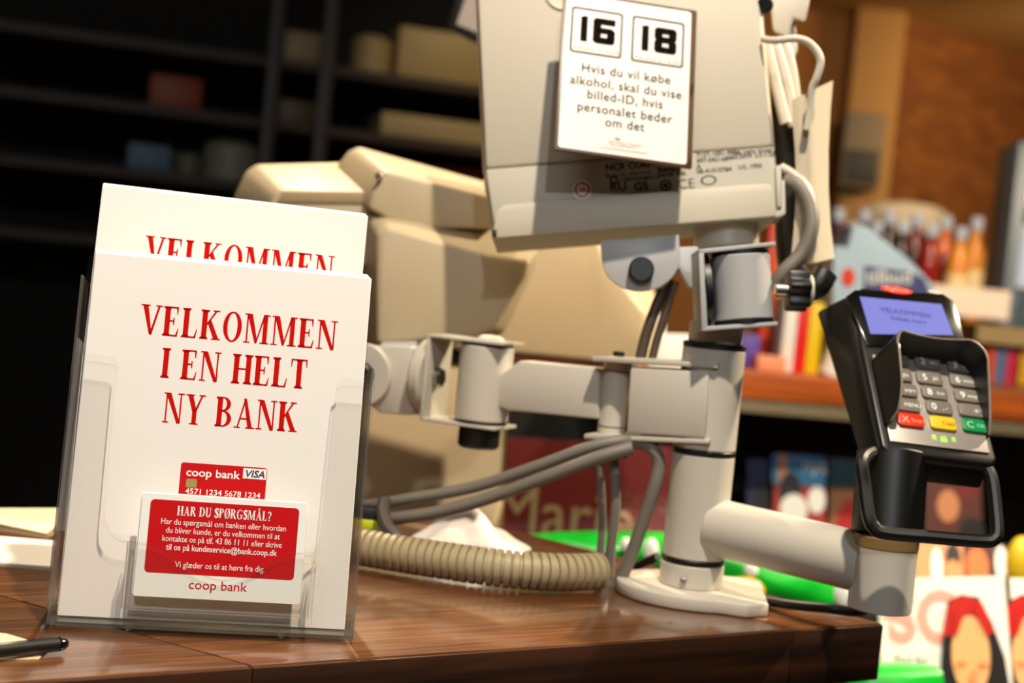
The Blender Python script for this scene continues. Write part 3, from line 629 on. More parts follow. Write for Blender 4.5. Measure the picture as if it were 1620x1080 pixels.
# ------------------------------------------------------------------ till desk and receipt printer behind
dsk = thing('till_desk', (-.25, 1.75, 0), 'low dark desk behind the counter under the cream printer', 'desk')
fd = Fr((-.05, 1.36, 0), df, (0, 0, 1))
mk('desk_top', MB().box(fd, -.9, -.02, .70, .73, -.5, 0, .003), M['shelfdark'], dsk)
for sx in (-.88, -.04): mk('side_panel', MB().box(fd, sx - .01, sx + .01, 0, .70, -.48, -.02), M['dark'], dsk)
prn = thing('receipt_printer', P(880, 800, 1.5), 'large cream rounded printer housing behind the grey arm joint', 'printer')
mk('upper_housing', MB().loft(PL([(800, 330), (930, 330), (948, 382), (962, 412), (1002, 468), (1026, 496), (1010, 585), (945, 574), (700, 550), (700, 400)], 1.40), PL([(770, 320), (960, 320), (985, 372), (1010, 412), (1035, 460), (1042, 498), (1030, 575), (940, 566), (700, 540), (700, 400)], 1.56), .006, 3), M['cream'], prn)
mk('gap_shade_strip', MB().loft(PL([(806, 560), (956, 577), (955, 586), (805, 570)], 1.40), PL([(806, 560), (956, 577), (955, 586), (805, 570)], 1.5)), mat('gap_shade_red', (92, 26, 10), .5), prn, label='dark red strip painted for the shaded gap below the housing')  # strip colours in the shadowed gap under the housing
mk('lower_housing', MB().loft(PL([(560, 560), (800, 585), (955, 600), (955, 650), (800, 640), (790, 800), (775, 850), (560, 850)], 1.42), PL([(560, 560), (800, 585), (955, 600), (955, 650), (805, 640), (795, 800), (780, 850), (560, 850)], 1.56), .004), M['cream'], prn)
wb = MB().loft(PL([(1030, 500), (1052, 496), (1052, 528), (1120, 530), (1120, 640), (1020, 640)], 1.60), PL([(1030, 500), (1052, 496), (1052, 528), (1120, 530), (1120, 640), (1020, 640)], 1.66), .001)
tag(mk('white_box', wb, M['paper']), 'bright white stepped box glimpsed between the post and the thin dark cables', 'box')

# ------------------------------------------------------------------ cables, hose, cloth on the counter
def cable(name, pts, r, m, label, cat='cable', group=None, n=12):
    return tag(mk(name, MB().tube([V(p) for p in pts], r, n, smooth=8), m), label, cat, group)
cable('grey_cable', [P(1012, 702, .975), P(985, 697, .965), P(930, 708, .965), P(850, 737, .975), P(750, 770, .99), P(640, 790, 1.0), P(600, 797, 1.01), P(560, 800, 1.03)], .0042, M['cable'], 'upper grey cable running left from the clevis towards the holder')
cable('grey_cable', [P(1000, 708, .958), P(950, 722, .958), P(880, 748, .965), P(780, 785, .98), P(700, 808, .99), P(625, 820, 1.0), P(570, 826, 1.02)], .0046, M['cable'], 'lower grey cable running left just under its twin')
cable('grey_cable', [P(990, 698, .972), P(1015, 700, .968), P(1034, 712, .965), P(1042, 735, .965), P(1034, 775, .965), P(1012, 840, .97), P(993, 890, .975), P(975, 925, .98), P(958, 925, .985)], .0046, M['cable'], 'grey cable looping down beside the post to the hose end')
cable('grey_cable', [P(966, 700, .975), P(972, 740, .975), P(974, 800, .975), P(966, 870, .98), P(962, 925, .985)], .0036, M['cable'], 'thin grey cable hanging straight down, middle of three')
cable('grey_cable', [P(948, 700, .985), P(950, 750, .985), P(953, 820, .985), P(950, 880, .988), P(952, 922, .99)], .0028, M['cable'], 'thinnest grey cable hanging straight down, leftmost of three')
for p_, q_, lab_ in (([(1058, 440), (1040, 480), (1022, 530), (1012, 572)], .004, 'dark thin cable dropping from the tilt bracket, left of two'), ([(1068, 445), (1054, 490), (1040, 535), (1030, 574)], .003, 'dark thin cable dropping from the tilt bracket, right of two')):
    cable('dark_cable', [P(a_, b_, 1.0) for a_, b_ in p_], q_, mat('dark_cable', (70, 58, 46), .5), lab_)
cable('black_cable', [P(1040, 880, 1.02), P(1010, 895, 1.03), P(1000, 908, 1.03)], .0032, M['black'], 'short black cable end behind the post foot')
cable('black_cable', [P(1150, 920, 1.01), P(1172, 934, .99), P(1204, 947, .970), P(1250, 956, .948), P(1310, 962, .93), P(1350, 967, .925), P(1368, 964, .92), P(1380, 955, .918), P(1386, 946, .916)], .0034, M['black'], 'thin black cable curling from the foot to the side arm')
# ribbed hose
hp = crm([P(520, 850, .97), P(575, 868, .965), P(640, 892, .955), P(700, 908, .948), P(760, 917, .942), P(820, 920, .94), P(880, 918, .945), P(925, 914, .955), P(945, 910, .962)], 8)
hp = [V((p.x, p.y, max(p.z, .9136))) for p in hp]
dense = []; radii = []
L = 0; cum = [0]
for i in range(len(hp) - 1): cum.append(cum[-1] + (hp[i + 1] - hp[i]).length)
N = 330
for k in range(N):
    d = cum[-1] * k / (N - 1); i = max(j for j in range(len(cum)) if cum[j] <= d + 1e-9); i = min(i, len(hp) - 2)
    t = (d - cum[i]) / (cum[i + 1] - cum[i]); dense.append(hp[i].lerp(hp[i + 1], t))
    radii.append(.0125 - .0024 * (max(0, math.sin(2 * PI * d / .0056)) ** 2 > .45))
tag(mk('ribbed_hose', MB().tube(dense, .012, 20, radii=radii), M['hose'], ang=60), 'ribbed beige cable hose curving across the counter behind the holder', 'hose')
strap = MB().tube([P(608, 792, .985), P(606, 812, .975), P(614, 835, .965), P(630, 850, .96), P(640, 858, .96)], .0048, 10, smooth=8)
tag(mk('cable_strap', strap, mat('dark_grey_strap', (74, 66, 62), .5)), 'dark grey strap gathering the cables beside the holder', 'strap')
yl = Fr(P(588, 828, .99), (1, 0, 0), (0, 0, 1))
pl = thing('cable_plug', yl.w(0, -.008), 'black cable plug with a yellow band peeping out beside the holder', 'plug')
mk('plug_body', MB().box(yl, -.02, .006, -.014, .012, -.006, .006, .002), M['black'], pl); mk('yellow_band', MB().box(yl, -.016, .0052, -.0035, .0035, -.0068, .0068, .001), mat('lime_yellow', (206, 214, 40), .4), pl)
# crumpled cloth
def cloth():
    bm = bmesh.new(); c = G(742, 872); f = Fr(V((c.x, c.y + .01, .9003)), (1, .05, 0), (0, 0, 1)); nx, ny = 46, 30; vs = []
    for j in range(ny + 1):
        for i in range(nx + 1):
            u = i / nx; v = j / ny; x = (u - .5) * .088; z = (v - .5) * .055
            env = max(0, math.sin(PI * u)) ** .55 * max(0, math.sin(PI * v)) ** .55
            prof = .010 + .022 * math.exp(-((u - .42) / .3) ** 2)
            h = env * (prof + .004 * math.sin(11 * u + 6 * v) + .0025 * math.sin(15 * v - 7 * u) + .0012 * math.sin(24 * u + 11 * v))
            vs.append(bm.verts.new(f.w(x + .004 * math.sin(9 * v), max(h, .0004 if 0 < i < nx else 0), -z)))
    for j in range(ny):
        for i in range(nx):
            a_ = j * (nx + 1) + i; bm.faces.new((vs[a_], vs[a_ + 1], vs[a_ + nx + 2], vs[a_ + nx + 1]))
    mb = MB(); mb._take(bm, 0); return mk('crumpled_cloth', mb, M['cloth'], ang=80)
tag(cloth(), 'crumpled white cloth lying on the counter behind the ribbed hose', 'cloth')

# ------------------------------------------------------------------ papers and pen at the left of the counter
def sheet(name, px, z, m, label, cat, th=.0008):
    pts = [G(a_, b_, .9) for a_, b_ in px]
    return tag(mk(name, MB().loft([V((p.x, p.y, z)) for p in pts], [V((p.x, p.y, z + th)) for p in pts]), m), label, cat)
sheet('paper_sheet', [(-40, 848), (88, 858), (84, 899), (-40, 890)], .9002, M['paper'], 'white slip of paper lying left of the acrylic holder', 'paper', .0012)
sheet('receipt', [(-40, 806), (95, 806), (92, 830), (74, 846), (-40, 822)], .9002, mat('cream_receipt', (232, 222, 180), .6, var=.15, vscale=60), 'cream printed receipt lying behind the white slip', 'paper', .001)
sheet('printed_slip', [(-40, 1000), (10, 1004), (82, 1026), (60, 1044), (-40, 1046)], .9002, mat('pink_print_slip', (226, 196, 160), .6, var=.35, vscale=50), 'beige printed slip half under the black pen', 'paper', .0006)
pa, pb = G(-40, 1050), G(100, 1034); pa.z = pb.z = .9052
pen = thing('pen', (pa + pb) / 2 - V((0, 0, .004)), 'thick black pen lying near the counter edge at far left', 'pen')
mk('barrel', MB().cyl(pa, pa.lerp(pb, .94), .0036, .0008, 20), M['black'], pen); mk('pen_tip', MB().lathe(pa.lerp(pb, .94), pb - pa, [(.0036, 0), (.0033, .0022), (.002, .0042), (0, .0046)], 20), M['blackg'], pen)

# ------------------------------------------------------------------ card terminal
kp = .985
PO = CAM + (V((.2395, .8938, 1.0188)) - CAM) * kp
FP = Fr(PO, (.9872, .155, -.0369), Z=(.1398, -.7311, .6678)); pw, ph = .078 * kp, .14 * kp
pad = thing('card_terminal', E1 + UP * .0238, 'black card payment terminal with lit screen and key shield on the side arm', 'card terminal')
def scale(pts, c, k): return [(c[0] + (x - c[0]) * k, c[1] + (y - c[1]) * k) for x, y in pts]
prof = [(.004, -.001), (pw - .004, -.001), (pw + .0005, .004), (pw, ph * .60), (pw * .965, ph - .010), (pw * .90, ph), (pw * .12, ph), (.002, ph - .008), (-.0005, ph * .6), (-.0005, .004)]
body = mk('body', MB().prism(FP, prof, -.019, 0, .0022, 3), M['gun'], pad)
mk('cradle', MB().loft([FP.w(x, y, -.003) for x, y in [(-.0015, .004), (pw * .5, .004), (pw * .8, ph - .006), (-.0008, ph - .006)]], [FP.w(x, y, -.024) for x, y in [(-.004, .006), (pw * .5, .006), (pw * .8, ph - .002), (-.0165, ph - .004), (-.0175, ph - .02), (-.013, .055)][:1] + [(pw * .5, .006), (pw * .8, ph - .002), (-.0165, ph - .006)]], .003), M['black'], pad)
# face: dark screen bezel, silver keypad field
Q = FP.px
mk('screen_bezel', MB().prism(FP, [Q(1352, 460), Q(1338, 470), Q(1372, 548), Q(1530, 556), Q(1508, 478), Q(1490, 466)][::-1], 0, .0012, .0004), M['blackg'], pad)
fsn = lambda z: Fr(FP.w(0, 0, z), FP.X, FP.Y)
lc = [Q(1359, 471), Q(1376, 530), Q(1507, 532), Q(1488, 483)][::-1]
scr = mk('lcd', MB().prism(FP, lc, .0012, .0014), M['lcd'], pad, smooth=False, label='blue lit screen')
mb = MB()
for (x, y), s, z_ in (((1432, 500), 'VELKOMMEN', .0062), ((1436, 511), 'Indsæt kort', .0055)):
    text(mb, s, FP, *Q(x, y), z_, .0016)
mk('screen_lettering', mb, M['lcdink'], scr, smooth=False)
bx_, by_ = Q(1417, 461)
bd = mk('badge', MB().prism(FP, ell(bx_, by_, .0118, .0034, 28), .0012, .0018, .0003, 1), M['lens'], pad, label='oval red badge')
mb = MB(); text(mb, 'ingenico', FP, bx_, by_ - .0013, .0052, .0020); mk('badge_lettering', mb, mat('pink_print', (244, 150, 130), .4), bd, smooth=False)
mk('contactless_mark', MB().prism(FP, ell(*Q(1478, 464), .0055, .0016, 16), .0012, .0016), M['silver'], pad)
kf = [Q(1424, 575), Q(1398, 682), Q(1570, 692), Q(1560, 585)]
mk('keypad_field', MB().prism(FP, [(.006, .008), (pw - .004, .008), (pw - .004, ph * .56), (.006, ph * .56)], 0, .0008, .0003), M['silver'], pad)
kw, kh = .0176, .0100
def keyat(px_, py_, m, s, sub, name='key', lab=None, ms=None):
    x, y = Q(px_, py_)
    k = mk(name, MB().prism(FP, rrect(x - kw / 2, y - kh / 2, x + kw / 2, y + kh / 2, .0024, 4), .0008, .0034, .0007, 2), m, pad, label=lab)
    mb = MB(); text(mb, s, FP, x - kw * .22 if sub else x, y - .0026, .0072, .0036, bold=.01)
    if sub: text(mb, sub, FP, x + kw * .2, y - .0018, .0042, .0036)
    mk('key_lettering', mb, ms or M['white'], k, smooth=False)
dx_, dy_ = 51.5, 5.2
for (x, y), s, sub in (((1414, 571), '1', ''), ((1465, 577), '2', 'abc'), ((1516, 583), '3', 'def'), ((1420, 596), '4', 'ghi'), ((1468, 602), '5', 'jkl'), ((1520, 606), '6', 'mno'), ((1428, 620), '7', 'pqrs'), ((1476, 625), '8', 'tuv'), ((1528, 630), '9', 'wxyz'), ((1432, 644), '', 'MENU'), ((1483, 648), '0', '_,-'), ((1534, 653), '', '. # *')):
    keyat(x, y, M['key'], s, sub)
keyat(1438, 668, M['kred'], 'X', 'Stop', lab='red stop key', ms=mat('pale_red_print', (255, 170, 140), .4)); keyat(1489, 673, M['kyel'], '', 'Clear', lab='yellow clear key', ms=mat('brown_print', (120, 90, 20), .4)); keyat(1540, 677, M['kgrn'], 'C', 'OK', lab='green confirm key', ms=mat('mint_print', (150, 220, 170), .4))
for x, y, q in ((1477, 693, 0), (1492, 695, 1), (1508, 697, 0)):
    a_, b_ = Q(x, y); pts = [(a_ - .0019, b_ - .002), (a_ + .0019, b_ - .002), (a_ + .001, b_ + .002), (a_ - .001, b_ + .002)] if not q else [(a_ - .0023, b_ - .0024), (a_ + .0023, b_ - .0024), (a_ + .002, b_ + .0024), (a_ - .002, b_ + .0024)]
    mk('indicator_light', MB().prism(FP, pts, -.0005, .0008), M['led'], pad, label='small green light')
mk('front_lip', MB().loft([FP.w(x, y, -.002) for x, y in [(.005, .0005), (pw - .005, .0005), (pw - .005, .004), (.005, .004)]], [FP.w(x, y, -.02) for x, y in [(.004, -.006), (pw - .004, -.006), (pw - .006, .002), (.006, .002)]], .0015), M['gun'], pad)
# key shield: a U of thin wall, tall at the top and falling to the sides
def shield():
    path = []; hs = []
    x0, x1, yt_, yb_ = .0035, pw - .0025, ph * .575, .020
    for i in range(13): t = i / 12; path.append((x0, yb_ + (yt_ - .012 - yb_) * t)); hs.append(.006 + .020 * t ** .45)
    for i in range(1, 7): q = PI - (PI / 2) * i / 6; path.append((x0 + .012 + .012 * math.cos(q), yt_ - .012 + .012 * math.sin(q))); hs.append(.024 + .003 * math.sin(PI / 2 * i / 6))
    for i in range(1, 9): t = i / 8; path.append((x0 + .012 + (x1 - x0 - .024) * t, yt_)); hs.append(.027 - .003 * math.sin(PI * t))
    for i in range(1, 7): q = PI / 2 - (PI / 2) * i / 6; path.append((x1 - .012 + .012 * math.cos(q), yt_ - .012 + .012 * math.sin(q))); hs.append(.027 - .003 * i / 6)
    for i in range(1, 13): t = 1 - i / 12; path.append((x1, yb_ + (yt_ - .012 - yb_) * t)); hs.append(.004 + .020 * t ** .8)
    ins = [.007 * max(0, 1 - (x - x0) / .012) * min(1, h / .02) for (x, y), h in zip(path, hs)]
    mb = MB(); n = len(path); cx_, cy_ = (x0 + x1) / 2, (yt_ + yb_) / 2
    ip = [(x + (cx_ - x) * .045, y - (.0016 if y > yt_ - .013 else 0)) for x, y in path]
    lean = .10                                           # the walls lean towards the user
    for (x, y), (u, v), h, d_ in zip(path, ip, hs, ins):
        mb.v += [FP.w(x, y, -.001), FP.w(x + d_, y - h * lean * .4, h), FP.w(u + d_, v - h * lean * .4, h), FP.w(u, v, -.001)]
    for i in range(n - 1):
        for k in range(4): a_, b_ = 4 * i + k, 4 * i + (k + 1) % 4; mb.f.append([a_, b_, b_ + 4, a_ + 4]); mb.m.append(0)
    mb.f.append([0, 1, 2, 3]); mb.f.append([4 * n - 4, 4 * n - 3, 4 * n - 2, 4 * n - 1]); mb.m += [0, 0]
    rim = [FP.w((x + u) / 2 + d_, (y + v) / 2 - h * lean * .4, h) for (x, y), (u, v), h, d_ in zip(path, ip, hs, ins)]
    o = mk('key_shield', mb, M['black'], pad, label='black shield around the keys')
    mk('shield_rim', MB().tube(rim, .0008, 8), mat('worn_grey_rim', (120, 108, 92), .35), o)
shield()
mk('shield_screw', MB().cyl(FP.w(pw - .001, ph * .34, .008), FP.w(pw + .0015, ph * .34, .008), .0022, .0005, 12), M['steel'], pad)
mk('neck', MB().cyl(E1 + UP * .0237, P(1412, 715, .905), .0222, .001), M['black'], pad)
lp = [P(1398, 716, .905), P(1380, 716, .888), P(1364, 730, .872), P(1368, 770, .866), P(1374, 815, .858), P(1382, 833, .856), P(1400, 843, .855), P(1480, 850, .855), P(1555, 856, .855), P(1573, 852, .855), P(1577, 838, .857), P(1574, 800, .863), P(1569, 760, .869), P(1562, 742, .872)]
mk('wire_handle', MB().tube(lp, .0042, 10, smooth=6), M['black'], pad, label='black wire loop below the keys')

# ------------------------------------------------------------------ hanging tag, cords and cables right of the screen
def bent(name, rows, d0, d1, m, label, cat, th=.0012):
    mb = MB(); n = 10; k = len(rows); fr_, bk = [], []
    for (xl_, xr_, yl_, yr_) in rows:
        for i in range(n + 1):
            t = i / n; d = d0 + (d1 - d0) * t - .010 * math.sin(PI * t)
            p = P(xl_ + (xr_ - xl_) * t, yl_ + (yr_ - yl_) * t, d); fr_.append(p); bk.append(P(xl_ + (xr_ - xl_) * t, yl_ + (yr_ - yl_) * t, d + th))
    mb.v = fr_ + bk; o = len(fr_)
    def q(i, j): return j * (n + 1) + i
    for j in range(k - 1):
        for i in range(n):
            mb.f.append([q(i, j), q(i + 1, j), q(i + 1, j + 1), q(i, j + 1)]); mb.f.append([o + q(i, j), o + q(i, j + 1), o + q(i + 1, j + 1), o + q(i + 1, j)])
    for j in range(k - 1):
        for i in (0, n): mb.f.append([q(i, j), q(i, j + 1), o + q(i, j + 1), o + q(i, j)])
    for i in range(n):
        for j in (0, k - 1): mb.f.append([q(i, j), q(i + 1, j), o + q(i + 1, j), o + q(i, j)])
    mb.m = [0] * len(mb.f); return tag(mk(name, mb, m, ang=50), label, cat)
bent('hanging_tag', [(1252, 1318, 158, 127), (1254, 1314, 190, 175), (1258, 1311, 240, 235), (1260, 1311, 300, 300), (1256, 1314, 360, 355), (1250, 1320, 425, 408)], 1.00, 1.02, M['tagm'], 'long curved cream tag hanging right of the screen', 'tag')
cable('tag_cord', [P(1208, 62, .995), P(1225, 64, .985), P(1262, 61, .98), P(1285, 72, .98), P(1298, 95, .98), P(1292, 122, .982), P(1285, 140, .985), P(1282, 170, .988), P(1276, 205, .99)], .0026, M['wcable'], 'white cord looping from the screen into the hanging tag', 'cord')
for i, (pts, r_c, lb_) in enumerate((([(1212, 70), (1222, 110), (1234, 160), (1243, 195)], .0042, 'white cable end right beside the screen edge, leftmost of the bundle'), ([(1222, 62), (1236, 100), (1248, 150), (1256, 200)], .0042, 'white cable in the middle of the bundle beside the tag'), ([(1236, 60), (1248, 90), (1256, 130), (1262, 190)], .0038, 'white cable of the bundle nearest the tag'))):
    cable('white_cable', [P(a_, b_, 1.035 + .006 * i) for a_, b_ in pts], r_c, M['wcable'], lb_)
hd = thing('cable_clamp', P(1240, 60, 1.05), 'cream plastic clamp above the white cables at the top of the screen', 'clamp')
mk('clamp_body', MB().loft(PL([(1222, 50), (1216, -20), (1285, -20), (1274, 36), (1256, 30), (1248, 60)], 1.04), PL([(1222, 50), (1216, -20), (1285, -20), (1274, 36), (1256, 30), (1248, 60)], 1.07), .003), M['wcable'], hd)
mk('clamp_tab', MB().loft(PL([(1240, 40), (1258, 36), (1262, 80), (1250, 105), (1242, 90)], 1.05), PL([(1240, 40), (1258, 36), (1262, 80), (1250, 105), (1242, 90)], 1.075), .002), M['wcable'], hd)
mk('clamp_screw', MB().cyl(P(1210, 8, 1.0), P(1210, 8, 1.03), .006, .001, 16), M['black'], hd)
cable('grey_cable', [P(1243, 286, 1.0), P(1262, 292, .995), P(1280, 320, .99), P(1284, 360, .985), P(1268, 400, .985), P(1240, 430, .985), P(1222, 455, .99)], .0052, M['cable'], 'thick grey cable bending down behind the hanging tag side')
cable('grey_cable', [P(1236, 264, 1.005), P(1256, 276, 1.0), P(1278, 300, .995), P(1288, 340, .992), P(1286, 390, .992), P(1272, 410, .995)], .0030, M['wcable'], 'thin pale cable curving beside the thick grey one')
cable('black_cable', [P(1240, 140, 1.06), P(1244, 230, 1.06), P(1246, 300, 1.06), P(1252, 420, 1.05), P(1285, 455, 1.02), P(1305, 430, 1.02)], .010, M['black'], 'thick black cable hanging in the gap between screen and tag')
# second dark screen top left of the display
sc2 = thing('dark_framed_screen', P(745, -20, 1.5), 'dark-framed screen corner peeping out left of the big display', 'screen')
mk('frame', MB().loft(PL([(752, 68), (707, 45), (745, -80), (900, -60), (900, 110)], 1.5), PL([(752, 68), (707, 45), (745, -80), (900, -60), (900, 110)], 1.53), .003), M['black'], sc2)
mk('panel', MB().loft(PL([(756, 52), (722, 38), (757, -60), (890, -50), (890, 85)], 1.499), PL([(756, 52), (722, 38), (757, -60), (890, -50), (890, 85)], 1.5)), mat('grey_panel', (150, 132, 118), .4), sc2)

# ------------------------------------------------------------------ magazine rack on the right
rk = thing('magazine_rack', P(1400, 1080, 2.3), 'dark magazine rack with an orange wooden top shelf right of the counter', 'rack')
rk.location.z = 0; WL[rk.name].z = 0
fr2 = UPR((.18, 2.02, 0), math.radians(7))
mk('top_shelf', MB().box(fr2, -.02, .95, .972, 1.012, -.42, 0, .002), wood('orange_shelf_edge', (150, 66, 18), (196, 98, 34), math.radians(7), .35), rk, label='orange wooden shelf')
mk('shelf_rail', MB().box(fr2, -.02, .95, .952, .971, -.02, -.004), mat('grey_rail', (120, 108, 84), .4), rk)
mk('back_panel', MB().box(fr2, -.2, 1.2, 0, .972, -.42, -.40), M['dark'], rk)
for lv, zz in ((.705, -.02), (.742, .34), (.69, .68)):
    mk('rack_step', MB().box(fr2, -.2, 1.2, lv - .02, lv, zz - .30, zz), M['dark'], rk)
mk('front_ledge', MB().box(fr2, -.2, .0, .785, .806, .44, .78), M['dark'], rk)
mk('side_panel', MB().box(fr2, 1.2, 1.22, 0, .97, -.42, .6), M['dark'], rk)
def magazine(pxs, d, label, base, prints=(), group=None, lean=.03, th=.006):
    pts = [P(a_, b_, d + (lean if i > 1 else 0)) for i, (a_, b_) in enumerate(pxs)]            # bl, br, tr, tl
    X = (pts[1] - pts[0]).normalized(); Y = pts[3] - pts[0]; f = Fr(pts[0], X, Y)
    t = thing('magazine', (pts[0] + pts[1]) / 2, label, 'magazine', group)
    pl_ = [((p - f.O).dot(f.X), (p - f.O).dot(f.Y)) for p in pts]
    mk('cover', MB().prism(f, pl_, -th, 0, .0004, 1), base, t)
    for i, (nm, m, poly_, *tx) in enumerate(prints):
        mb = MB(); z = .0006 + .0005 * i
        if tx: text(mb, tx[0], f, *f.px(*poly_[0]), tx[1], z, 'LEFT', *(tx[2:]))
        elif len(poly_) == 4 and isinstance(poly_[0], (int, float)):
            cx_, cy_ = f.px(poly_[0], poly_[1], z); k = d / FPX; mb.flat(f, ell(cx_, cy_, poly_[2] * k, poly_[3] * k, 28), z)
        else: mb.flat(f, [f.px(a_, b_, z) for a_, b_ in poly_], z)
        mk(nm, mb, m, t, smooth=False)
    return t
def fm(n, c, r=.45): return mat(n, c, r)
skin = fm('printed_skin', (226, 172, 112)); skin2 = fm('printed_skin_shadow', (214, 140, 90)); hair = fm('printed_red_hair', (186, 22, 8)); dk = fm('printed_black', (22, 16, 14)); wht = fm('printed_white', (236, 234, 222)); pale = fm('printed_pink', (236, 160, 146))
def portrait(dx):
    return [('cover_portrait', dk, [(1492 + dx, 1000), (1500 + dx, 950), (1520 + dx, 940), (1548 + dx, 944), (1570 + dx, 985), (1590 + dx, 1040), (1600 + dx, 1100), (1486 + dx, 1100)]),
            ('cover_portrait', hair, [(1490 + dx, 1010), (1499 + dx, 958), (1512 + dx, 944), (1535 + dx, 943), (1555 + dx, 955), (1574 + dx, 1000), (1560 + dx, 1004), (1510 + dx, 1006), (1498 + dx, 1004)]),
            ('cover_portrait', skin, (1536 + dx, 1036, 31, 62)),
            ('cover_portrait', hair, [(1508 + dx, 1000), (1510 + dx, 962), (1528 + dx, 950), (1540 + dx, 956), (1524 + dx, 976), (1512 + dx, 1010)]),
            ('cover_portrait', hair, [(1538 + dx, 954), (1550 + dx, 960), (1572 + dx, 1000), (1562 + dx, 1006), (1548 + dx, 980)]),
            ('cover_portrait', skin2, (1521 + dx, 1049, 10, 4)), ('cover_portrait', skin2, (1556 + dx, 1051, 10, 4)), ('cover_portrait', skin2, (1540 + dx, 1072, 6, 12))]
magazine([(1395, 1120), (1606, 1130), (1590, 911), (1390, 915)], 1.45, 'white magazine with a red-haired cover face, beside the counter corner', wht,
         [('cover_title', pale, [(1405, 1012)], 'SO', .075, .85, .03), ('cover_band', pale, [(1400, 958), (1440, 975), (1440, 990), (1398, 975)]), ('cover_lettering', M['greyink'], [(1414, 1048)], 'forår\n2013', .013, 1.4)] + portrait(0))
magazine([(1612, 1130), (1760, 1140), (1750, 922), (1598, 914)], 1.46, 'white magazine cut by the right edge of the photo, twin cover', wht, portrait(96))
magazine([(1448, 960), (1528, 968), (1524, 856), (1446, 850)], 1.75, 'tan and cream magazine standing behind the white one, below the wire handle', fm('printed_tan', (206, 140, 90)), [('cover_portrait', wht, (1482, 895, 9, 30)), ('cover_portrait', dk, (1508, 880, 12, 22)), ('cover_portrait', skin2, (1508, 905, 12, 20))])
magazine([(1530, 968), (1600, 974), (1594, 862), (1526, 856)], 1.76, 'orange-faced magazine standing behind the white one, second in its row', fm('printed_brown', (70, 36, 22)), [('cover_portrait', fm('printed_orange', (214, 110, 54)), (1546, 895, 18, 30)), ('cover_portrait', wht, (1584, 890, 10, 28))])
magazine([(1180, 880), (1228, 884), (1226, 728), (1182, 724)], 2.2, 'navy magazine under the orange shelf, next to the post', fm('printed_navy', (26, 34, 84)), [('cover_portrait', dk, (1206, 800, 16, 40))])
magazine([(1222, 888), (1308, 895), (1304, 722), (1226, 716)], 2.15, 'blue-topped magazine with red and white figures under the orange shelf', fm('printed_red', (168, 44, 30)), [('cover_band', fm('printed_blue', (44, 128, 176)), [(1222, 764), (1306, 770), (1305, 722), (1222, 718)]), ('cover_portrait', skin2, (1238, 740, 8, 24)), ('cover_portrait', dk, (1250, 780, 18, 34)), ('cover_portrait', wht, (1256, 805, 22, 24)), ('cover_portrait', wht, (1292, 790, 14, 22)), ('cover_title', wht, [(1268, 745)], 'nyt', .03)])
magazine([(1312, 900), (1392, 906), (1390, 730), (1312, 724)], 2.2, 'ochre and teal magazine under the orange shelf, left of the black terminal neck', fm('printed_ochre', (160, 104, 60)), [('cover_band', fm('printed_teal', (44, 92, 108)), [(1312, 768), (1390, 775), (1390, 730), (1312, 726)]), ('cover_portrait', hair, (1345, 830, 22, 40))])
magazine([(1462, 880), (1556, 890), (1552, 742), (1464, 734)], 2.1, 'dim red-brown magazine framed by the black wire loop', fm('printed_maroon', (92, 40, 28)), [('cover_portrait', skin2, (1500, 800, 18, 26)), ('cover_portrait', fm('printed_dim_red', (120, 30, 22)), (1530, 770, 16, 22)), ('cover_portrait', dk, (1538, 840, 20, 22))])
yp = P(1618, 892, 1.74)
tag(mk('yellow_packet', MB().ball(yp, .026, Fr((0, 0, 0), c_r, c_u), (.8, 1.3, .5), 24), M['yellow']), 'shiny yellow round packet at the right edge above the white magazines', 'packet')
# red title magazine and green packets behind the counter
magazine([(778, 870), (1066, 895), (1064, 706), (776, 690)], 1.72, 'dark red magazine with a cream serif title behind the grey cables', fm('printed_wine', (96, 10, 14)),
         [('cover_title', fm('printed_cream', (150, 134, 96)), [(776, 842)], 'Marie', .088, .86), ('cover_band', fm('printed_olive', (168, 150, 70)), [(778, 716), (800, 716), (800, 690), (778, 690)]), ('cover_lettering', fm('printed_dull_cream', (120, 70, 56)), [(985, 800)], 'bolig\nstil', .03)])
def packet(pxs, d, label, th=.03):
    pts = PL(pxs, d); t = thing('snack_packet', sum(pts, V((0, 0, 0))) / len(pts), label, 'packet')
    c = sum(pts, V((0, 0, 0))) / len(pts)
    mb = MB(); n = 9; back = [p + c_f * th for p in pts]
    bm = bmesh.new()
    a_ = [bm.verts.new(p) for p in pts]; b_ = [bm.verts.new(p) for p in back]; ca = bm.verts.new(c - c_f * th * .5); k = len(a_)
    bm.faces.new(b_[::-1])
    for i in range(k): bm.faces.new((a_[i], a_[(i + 1) % k], ca)); bm.faces.new((a_[i], b_[i], b_[(i + 1) % k], a_[(i + 1) % k]))
    bmesh.ops.recalc_face_normals(bm, faces=bm.faces); bmesh.ops.subdivide_edges(bm, edges=bm.edges, cuts=3, use_grid_fill=True, smooth=.1); mb._take(bm, 0)
    mk('wrapper', mb, M['green'], t, ang=60); return t, c
t1, c1_ = packet([(838, 852), (930, 846), (1080, 850), (1080, 905), (960, 900), (845, 878)], 1.50, 'bright green packet behind the counter, left of the post')
t2, c2_ = packet([(1120, 872), (1200, 880), (1336, 918), (1342, 972), (1240, 968), (1130, 940)], 1.42, 'bright green packet behind the counter, right of the post under the side arm')
t3, c3_ = packet([(1340, 1062), (1490, 1062), (1500, 1130), (1340, 1130)], 1.40, 'green packet low beside the counter corner')
